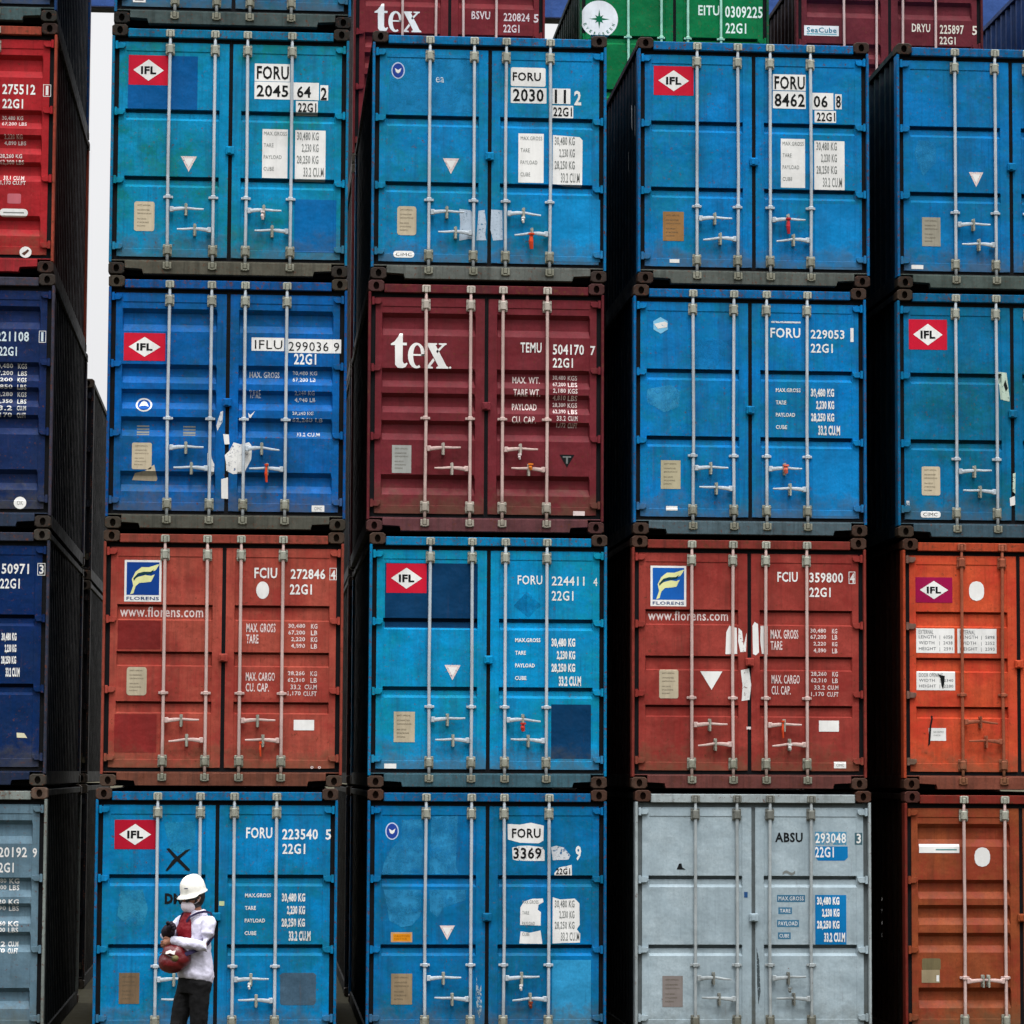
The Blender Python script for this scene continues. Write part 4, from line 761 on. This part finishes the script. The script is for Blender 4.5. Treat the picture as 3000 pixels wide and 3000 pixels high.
# ------------------------------------------------------------------ the worker
CX, CY = 1.06, -3.6; LV = Vector((.6, -.8, 0)); FV = Vector((-.8, -.6, 0))
def pl(l, f, z): return Vector((LV.x*l+FV.x*f, LV.y*l+FV.y*f, z))
def loft(bm, secs, seg=20):
    """secs: (l, f, z, rl, rf[, rim tilt forward]) horizontal elliptical sections"""
    rings = []
    for s_ in secs:
        l, f, z, a, b = s_[:5]; tl = s_[5] if len(s_) > 5 else 0
        rings.append([bm.verts.new(pl(l+a*math.cos(2*math.pi*q/seg), f+b*math.sin(2*math.pi*q/seg), z+tl*math.sin(2*math.pi*q/seg))) for q in range(seg)])
    for a, b in zip(rings, rings[1:]):
        for q in range(seg): bm.faces.new((a[q], a[(q+1) % seg], b[(q+1) % seg], b[q]))
    bm.faces.new(rings[0]); bm.faces.new(rings[-1][::-1])
def limb(bm, pts, rads, seg=14):
    """rounded tapering tube through local points"""
    P_ = [pl(*p) for p in pts]; a, b = P_[0], P_[-1]
    d0 = (P_[0]-P_[1]).normalized(); d1 = (P_[-1]-P_[-2]).normalized()
    P_ = [a+d0*rads[0]*.7]+P_+[b+d1*rads[-1]*.7]; rr = [rads[0]*.55]+list(rads)+[rads[-1]*.55]
    bm_tube(bm, P_, rr, seg)
def blob(bm, c_, r_, rot_=0, seg=20, lo=-1):
    rings = []; nn = 12
    for j in range(nn+1):
        t = math.pi*j/nn; z = math.cos(t)
        if z < lo: break
        rings.append([bm.verts.new(pl(c_[0]+r_[0]*math.sin(t)*math.cos(2*math.pi*q/seg), c_[1]+(r_[1]*math.sin(t)*math.sin(2*math.pi*q/seg))*math.cos(rot_)+r_[2]*z*math.sin(rot_), c_[2]+r_[2]*z*math.cos(rot_)-r_[1]*math.sin(t)*math.sin(2*math.pi*q/seg)*math.sin(rot_))) for q in range(seg)])
    for a, b in zip(rings, rings[1:]):
        for q in range(seg): bm.faces.new((a[q], a[(q+1) % seg], b[(q+1) % seg], b[q]))
    bm.faces.new(rings[-1])
    bmesh.ops.remove_doubles(bm, verts=bm.verts, dist=1e-5)
def remesh(bm, name, vox, smooth=2, disp=None):
    me = fin(bm, name); o = bpy.data.objects.new('tmp', me); C.objects.link(o)
    m1 = o.modifiers.new('r', 'REMESH'); m1.mode = 'VOXEL'; m1.voxel_size = vox; m1.use_smooth_shade = True
    if smooth: m2 = o.modifiers.new('s', 'SMOOTH'); m2.iterations = smooth; m2.factor = .5
    if disp:
        tx = bpy.data.textures.new('fold', 'CLOUDS'); tx.noise_scale = disp[1]; tx.noise_depth = 2
        m3 = o.modifiers.new('d', 'DISPLACE'); m3.texture = tx; m3.strength = disp[0]; m3.mid_level = .5
    bpy.context.view_layer.update()
    r_ = bpy.data.meshes.new_from_object(o.evaluated_get(bpy.context.evaluated_depsgraph_get())); r_.name = name
    bpy.data.objects.remove(o, do_unlink=True)
    r_.materials.clear(); r_.materials.append(None)
    for p in r_.polygons: p.use_smooth = True
    return r_
HT = -R(24)      # head bowed
LS, LE, LW = (.185, -.01, 1.43), (.235, .065, 1.215), (.01, .255, 1.268)
RS, RE, RW = (-.185, -.01, 1.43), (-.245, .150, 1.285), (-.03, .270, 1.362)
def hand(bm, wrist, d, side, thumb, cuff=None):
    """palm with five separate curled fingers; d = pointing direction, side = across, in local l,f,z"""
    w_ = Vector(wrist); d = Vector(d).normalized(); s_ = Vector(side); s_ = (s_-d*s_.dot(d)).normalized(); n_ = d.cross(s_)
    if cuff: limb(bm, [w_-Vector(cuff)*.10, w_-Vector(cuff)*.02], [.058, .052])
    limb(bm, [w_-d*.03, w_+d*.02, w_+d*.075], [.026, .028, .032])
    for q, (o_, ln) in enumerate(((-.030, .062), (-.010, .074), (.010, .070), (.028, .054))):
        b_ = w_+d*.085+s_*o_
        limb(bm, [b_-d*.02, b_+d*ln*.45-n_*.006, b_+d*ln*.80-n_*.024, b_+d*ln*.95-n_*.044], [.0095, .009, .0085, .007], 8)
    t_ = w_+d*.03+s_*thumb*.028
    limb(bm, [t_, t_+d*.028+s_*thumb*.022-n_*.008, t_+d*.058+s_*thumb*.020-n_*.022], [.012, .011, .009], 8)
bm = bmesh.new()
loft(bm, [(0, .0, .90, .15, .115), (0, 0, 1.05, .13, .10), (0, 0, 1.25, .15, .105), (0, 0, 1.40, .165, .10), (0, 0, 1.47, .09, .07)])
limb(bm, [(0, -.01, 1.44), (0, .0, 1.50), (0, .02, 1.56)], [.062, .058, .056])
blob(bm, (0, .045, 1.645), (.076, .096, .112), HT)
blob(bm, (0, .085, 1.560), (.052, .046, .048), HT)                    # jaw and chin
limb(bm, [(0, .126, 1.605), (0, .138, 1.582)], [.009, .012], 8)         # nose
limb(bm, [(-.02, .114, 1.553), (.02, .114, 1.553)], [.008, .008], 8)    # lips
for s_ in (-1, 1):
    blob(bm, (s_*.079, .030, 1.630), (.010, .020, .032), HT, 10)
    blob(bm, (s_*.030, .124, 1.618), (.014, .009, .008), HT, 10)
    lf = .02 if s_ > 0 else .15
    limb(bm, [(s_*.085, 0, .92), (s_*.095, lf*.6+.02, .52), (s_*.10, lf*.4, .12)], [.082, .056, .040])
    limb(bm, [(s_*.10, lf*.4-.02, .06), (s_*.105, lf*.4+.12, .035)], [.040, .034])
for a_, b_, c_ in ((LS, LE, LW), (RS, RE, RW)): limb(bm, [a_, b_, c_], [.040, .034, .024])
hand(bm, LW, (-.85, .35, -.35), (-.1, .3, .9), 1)
hand(bm, RW, (.75, .15, .35), (.0, .4, .9), 1)
man = link('person', remesh(bm, 'person', .0055, 1), cloth((150, 104, 84), 'skin', .55, .1), None, (CX, CY, 0))
tag(man, 'person in white hard hat, white mask, white jacket and black trousers, head bowed, arms folded', 'person')
bm = bmesh.new()
loft(bm, [(0, .0, .905, .172, .145, .035), (0, .0, .955, .184, .155, .030), (0, -.005, 1.05, .168, .138), (0, 0, 1.18, .155, .122), (0, 0, 1.30, .166, .118), (0, -.005, 1.40, .178, .108), (0, -.005, 1.455, .140, .090), (0, -.005, 1.49, .105, .088), (0, .0, 1.53, .088, .084)], 28)
for a_, b_, c_ in ((LS, LE, LW), (RS, RE, RW)):
    mdl = tuple((p+q)/2 for p, q in zip(a_, b_)); mdl2 = tuple((p+q)/2 for p, q in zip(b_, c_))
    limb(bm, [a_, mdl, b_, mdl2, c_], [.064, .060, .055, .050, .040], 16)
jk = link('jacket', remesh(bm, 'jacket', .009, 3, (.024, .075)), cloth((204, 202, 220), 'white_jacket_cloth', .8, .12), man)
bm = bmesh.new()
limb(bm, [(.0, -.06, 1.50), (.07, -.03, 1.515), (.085, .03, 1.505), (.045, .085, 1.475), (.02, .10, 1.42)], [.024, .024, .022, .020, .016], 10); limb(bm, [(.0, -.06, 1.50), (-.07, -.03, 1.515), (-.085, .03, 1.505), (-.05, .085, 1.470), (-.03, .10, 1.42)], [.024, .024, .022, .020, .016], 10)
link('collar', remesh(bm, 'collar', .006, 2), cloth((222, 218, 230), 'white_collar_cloth', .8, .1), jk)
bm = bmesh.new()
loft(bm, [(-.02, .112, 1.27, .100, .054), (-.02, .116, 1.36, .098, .048), (-.015, .104, 1.44, .070, .038), (0, .088, 1.51, .042, .030)], 16)
link('undershirt', remesh(bm, 'undershirt', .006, 2, (.010, .03)), cloth((118, 14, 26), 'red_cloth', .6, .3), man)
bm = bmesh.new()
loft(bm, [(0, .01, .80, .165, .135), (0, .0, .90, .172, .140), (0, 0, .97, .160, .128)])
for s_ in (-1, 1):
    lf = .02 if s_ > 0 else .15
    limb(bm, [(s_*.082, .01, .88), (s_*.088, lf*.4+.01, .70), (s_*.094, lf*.7+.01, .50), (s_*.10, lf*.4, .12)], [.098, .088, .076, .062], 16)
link('trousers', remesh(bm, 'trousers', .010, 2, (.018, .08)), cloth((9, 9, 11), 'black_trouser_cloth', .8, .2), man)
for s_ in (-1, 1):
    lf = .02 if s_ > 0 else .15; bm = bmesh.new()
    limb(bm, [(s_*.10, lf*.4-.055, .052), (s_*.102, lf*.4+.06, .048), (s_*.106, lf*.4+.165, .036)], [.050, .050, .040]); limb(bm, [(s_*.10, lf*.4-.02, .06), (s_*.10, lf*.4-.01, .13)], [.050, .052])
    o = link('shoe', remesh(bm, 'shoe', .008, 1), cloth((30, 28, 28), 'shoe_leather', .4, .2, .5), man)
    z0 = min(v.co.z for v in o.data.vertices)
    for v in o.data.vertices: v.co.z = max(v.co.z, .0015)
bm = bmesh.new(); blob(bm, (0, .022, 1.640), (.086, .096, .118), HT, 24)
for v in list(bm.verts):                                             # hair only at back and sides, below the hat
    pass
geom = list(bm.verts)+list(bm.edges)+list(bm.faces)
bmesh.ops.bisect_plane(bm, geom=geom, plane_co=pl(0, .066, 1.62), plane_no=pl(0, 1, .25), clear_outer=True)
link('hair', fin(bm, 'hair', True), cloth((22, 18, 20), 'black_hair', .5, .3, .4), man)
bm = bmesh.new(); blob(bm, (0, .088, 1.566), (.068, .064, .062), HT, 24)
geom = list(bm.verts)+list(bm.edges)+list(bm.faces); bmesh.ops.bisect_plane(bm, geom=geom, plane_co=pl(0, .048, 1.56), plane_no=pl(0, -1, .1), clear_outer=True)
mk_ = link('face_mask', remesh(bm, 'face_mask', .005, 1) if False else fin(bm, 'face_mask', True), cloth((222, 212, 220), 'mask_cloth', .85, .06), man)
bm = bmesh.new()
for s_ in (-1, 1): bm_tube(bm, [pl(s_*.064, .070, 1.585), pl(s_*.084, .045, 1.605), pl(s_*.092, .025, 1.640)], .0022, 6)
link('ear_loop', fin(bm, 'ear_loop'), cloth((222, 212, 220), 'mask_cloth', .85, .06), mk_)
bm = bmesh.new()
for s_ in (-1, 1): blob(bm, (s_*.034, .122, 1.618), (.030, .014, .022), HT, 14)
bm_tube(bm, [pl(-.086, .03, 1.640), pl(-.074, .095, 1.624), pl(0, .132, 1.620), pl(.074, .095, 1.624), pl(.086, .03, 1.640)], .007, 6)
link('glasses', fin(bm, 'glasses', True), cloth((16, 16, 20), 'dark_lens', .2, .1, .6), man)
# hard hat: dome, brim with peak
bm = bmesh.new(); ctr = Vector((0, .035, 1.697)); TT = R(16); seg = 32; rings = []
prof = [(1.30, -.030), (1.14, -.016), (1.05, -.008), (1.02, .012), (1.0, .045), (.93, .080), (.80, .108), (.58, .130), (.30, .141), (.08, .144)]
for rr, zz in prof:
    ring_ = []
    for q in range(seg):
        a = 2*math.pi*q/seg; fx, lx = math.sin(a), math.cos(a)
        k1 = rr if rr <= 1.03 else 1+(rr-1)*(1.30 if fx > .55 else .40 if fx < .2 else .40+(fx-.2)/.35*.90)
        l = .104*k1*lx; f = .117*k1*fx; z = zz
        if rr > 1.03: z = zz if fx > .3 else zz*.7
        if abs(l) < .022 and .03 < zz: z += .006
        f2 = f*math.cos(TT)+z*math.sin(TT); z2 = z*math.cos(TT)-f*math.sin(TT)
        ring_.append(bm.verts.new(pl(ctr[0]+l, ctr[1]+f2, ctr[2]+z2)))
    rings.append(ring_)
for a, b in zip(rings, rings[1:]):
    for q in range(seg): bm.faces.new((a[q], a[(q+1) % seg], b[(q+1) % seg], b[q]))
bm.faces.new(rings[-1][::-1])
me = fin(bm, 'hard_hat', True); hat = link('hard_hat', me, cloth((232, 230, 222), 'hat_plastic', .4, .05, .5), man)
md = hat.modifiers.new('t', 'SOLIDIFY'); md.thickness = .003; md.offset = -1
bm = bmesh.new(); p0 = pl(.060, .155, 1.722)
bm_box(bm, p0.x-.018, p0.x+.014, p0.y-.004, p0.y+.002, p0.z-.004, p0.z+.006, .001); link('hat_badge', fin(bm, 'hat_badge'), cloth((60, 64, 84), 'badge_ink', .5, .1), hat)
# dark glove on the raised far hand
bm = bmesh.new(); hand(bm, RW, (.75, .15, .35), (.0, .4, .9), 1, (.80, .45, .30))
gl = remesh(bm, 'glove', .005, 1, None)
for v in gl.vertices: v.co += v.normal*.007
link('glove', gl, cloth((34, 24, 34), 'dark_glove', .7, .2), man)
# shoulder bag held under the folded arms
bag = thing('shoulder_bag', 'round dark red shoulder bag held against the worker under folded arms', 'bag', (CX+pl(-.03, .235, 0).x, CY+pl(-.03, .235, 0).y, .985))
BO = Vector((CX, CY, 0))-bag.location
bm = bmesh.new(); blob(bm, (-.005, .228, 1.140), (.128, .100, .108), 0, 24); blob(bm, (-.03, .235, 1.075), (.142, .112, .100), 0, 24); blob(bm, (.05, .200, 1.11), (.085, .100, .085), 0, 24); blob(bm, (-.07, .215, 1.15), (.075, .085, .080), 0, 24)
RB = cloth((98, 10, 18), 'red_bag_leather', .35, .35, .5)
bb = link('bag_body', remesh(bm, 'bag_body', .008, 4, (.014, .07)), RB, bag, BO)
bb.data = bb.data
bm = bmesh.new(); bm_tube(bm, [pl(.10, .30, 1.115), pl(.04, .345, 1.150), pl(-.03, .352, 1.165), pl(-.11, .31, 1.150)], .0045, 8); link('zip', fin(bm, 'zip'), cloth((40, 30, 30), 'zip_metal', .4, .1, .6), bb)
bm = bmesh.new()
V = [(.095, 1.185), (.100, 1.150), (.070, 1.162), (.030, 1.150), (.028, 1.172), (.060, 1.190), (.078, 1.178)]
a = [bm.verts.new(pl(l, .235+math.sqrt(max(0, 1-((l+.015)/.142)**2-((z-1.118)/.136)**2))*.112+.012, z)) for l, z in V]; b = [bm.verts.new(v.co-pl(0, .008, 0)) for v in a]
bm.faces.new(a); bm.faces.new(b[::-1])
for q in range(7): bm.faces.new((a[q], a[(q+1) % 7], b[(q+1) % 7], b[q]))
link('white_emblem', fin(bm, 'white_emblem'), cloth((226, 214, 208), 'emblem_white', .5, .05), bb)
bm = bmesh.new(); blob(bm, (.075, .275, 1.118), (.040, .040, .034), 0, 14); link('side_pocket', fin(bm, 'side_pocket', True), cloth((112, 104, 66), 'olive_pocket', .6, .2), bb)
def strap(pts, w_=.017):
    bm = bmesh.new(); P_ = [pl(*p) for p in pts]; a = []
    for i, p in enumerate(P_):
        t = (P_[min(i+1, len(P_)-1)]-P_[max(0, i-1)]).normalized(); o_ = Vector((p.x, p.y, 0)); o_ = o_-Vector((0, 0, 0)); nrm = o_.normalized() if o_.length > .01 else FV
        s_ = t.cross(nrm).normalized(); a.append([bm.verts.new(p+s_*w_), bm.verts.new(p-s_*w_), bm.verts.new(p-s_*w_-nrm*.004), bm.verts.new(p+s_*w_-nrm*.004)])
    for u, v in zip(a, a[1:]):
        for q in range(4): bm.faces.new((u[q], u[(q+1) % 4], v[(q+1) % 4], v[q]))
    return link('strap', fin(bm, 'strap'), cloth((44, 38, 70), 'dark_webbing', .7, .1), bag, BO)
strap([(.09, .235, 1.13), (.15, .17, 1.165), (.190, .08, 1.20), (.190, .0, 1.245), (.165, -.07, 1.30), (.12, -.115, 1.36), (.05, -.135, 1.42), (-.06, -.115, 1.475), (-.12, -.02, 1.520), (-.12, .07, 1.485), (-.09, .125, 1.42), (-.06, .16, 1.32), (-.08, .22, 1.20)])
strap([(.03, .135, 1.42), (.07, .12, 1.475), (.115, .06, 1.510), (.130, .0, 1.520), (.125, -.07, 1.505), (.10, -.12, 1.45)], .010)

for o in C.objects:
    if o.get('label') and not 4 <= len(o['label'].split()) <= 16: print('LABEL', len(o['label'].split()), o.name, o['label'])
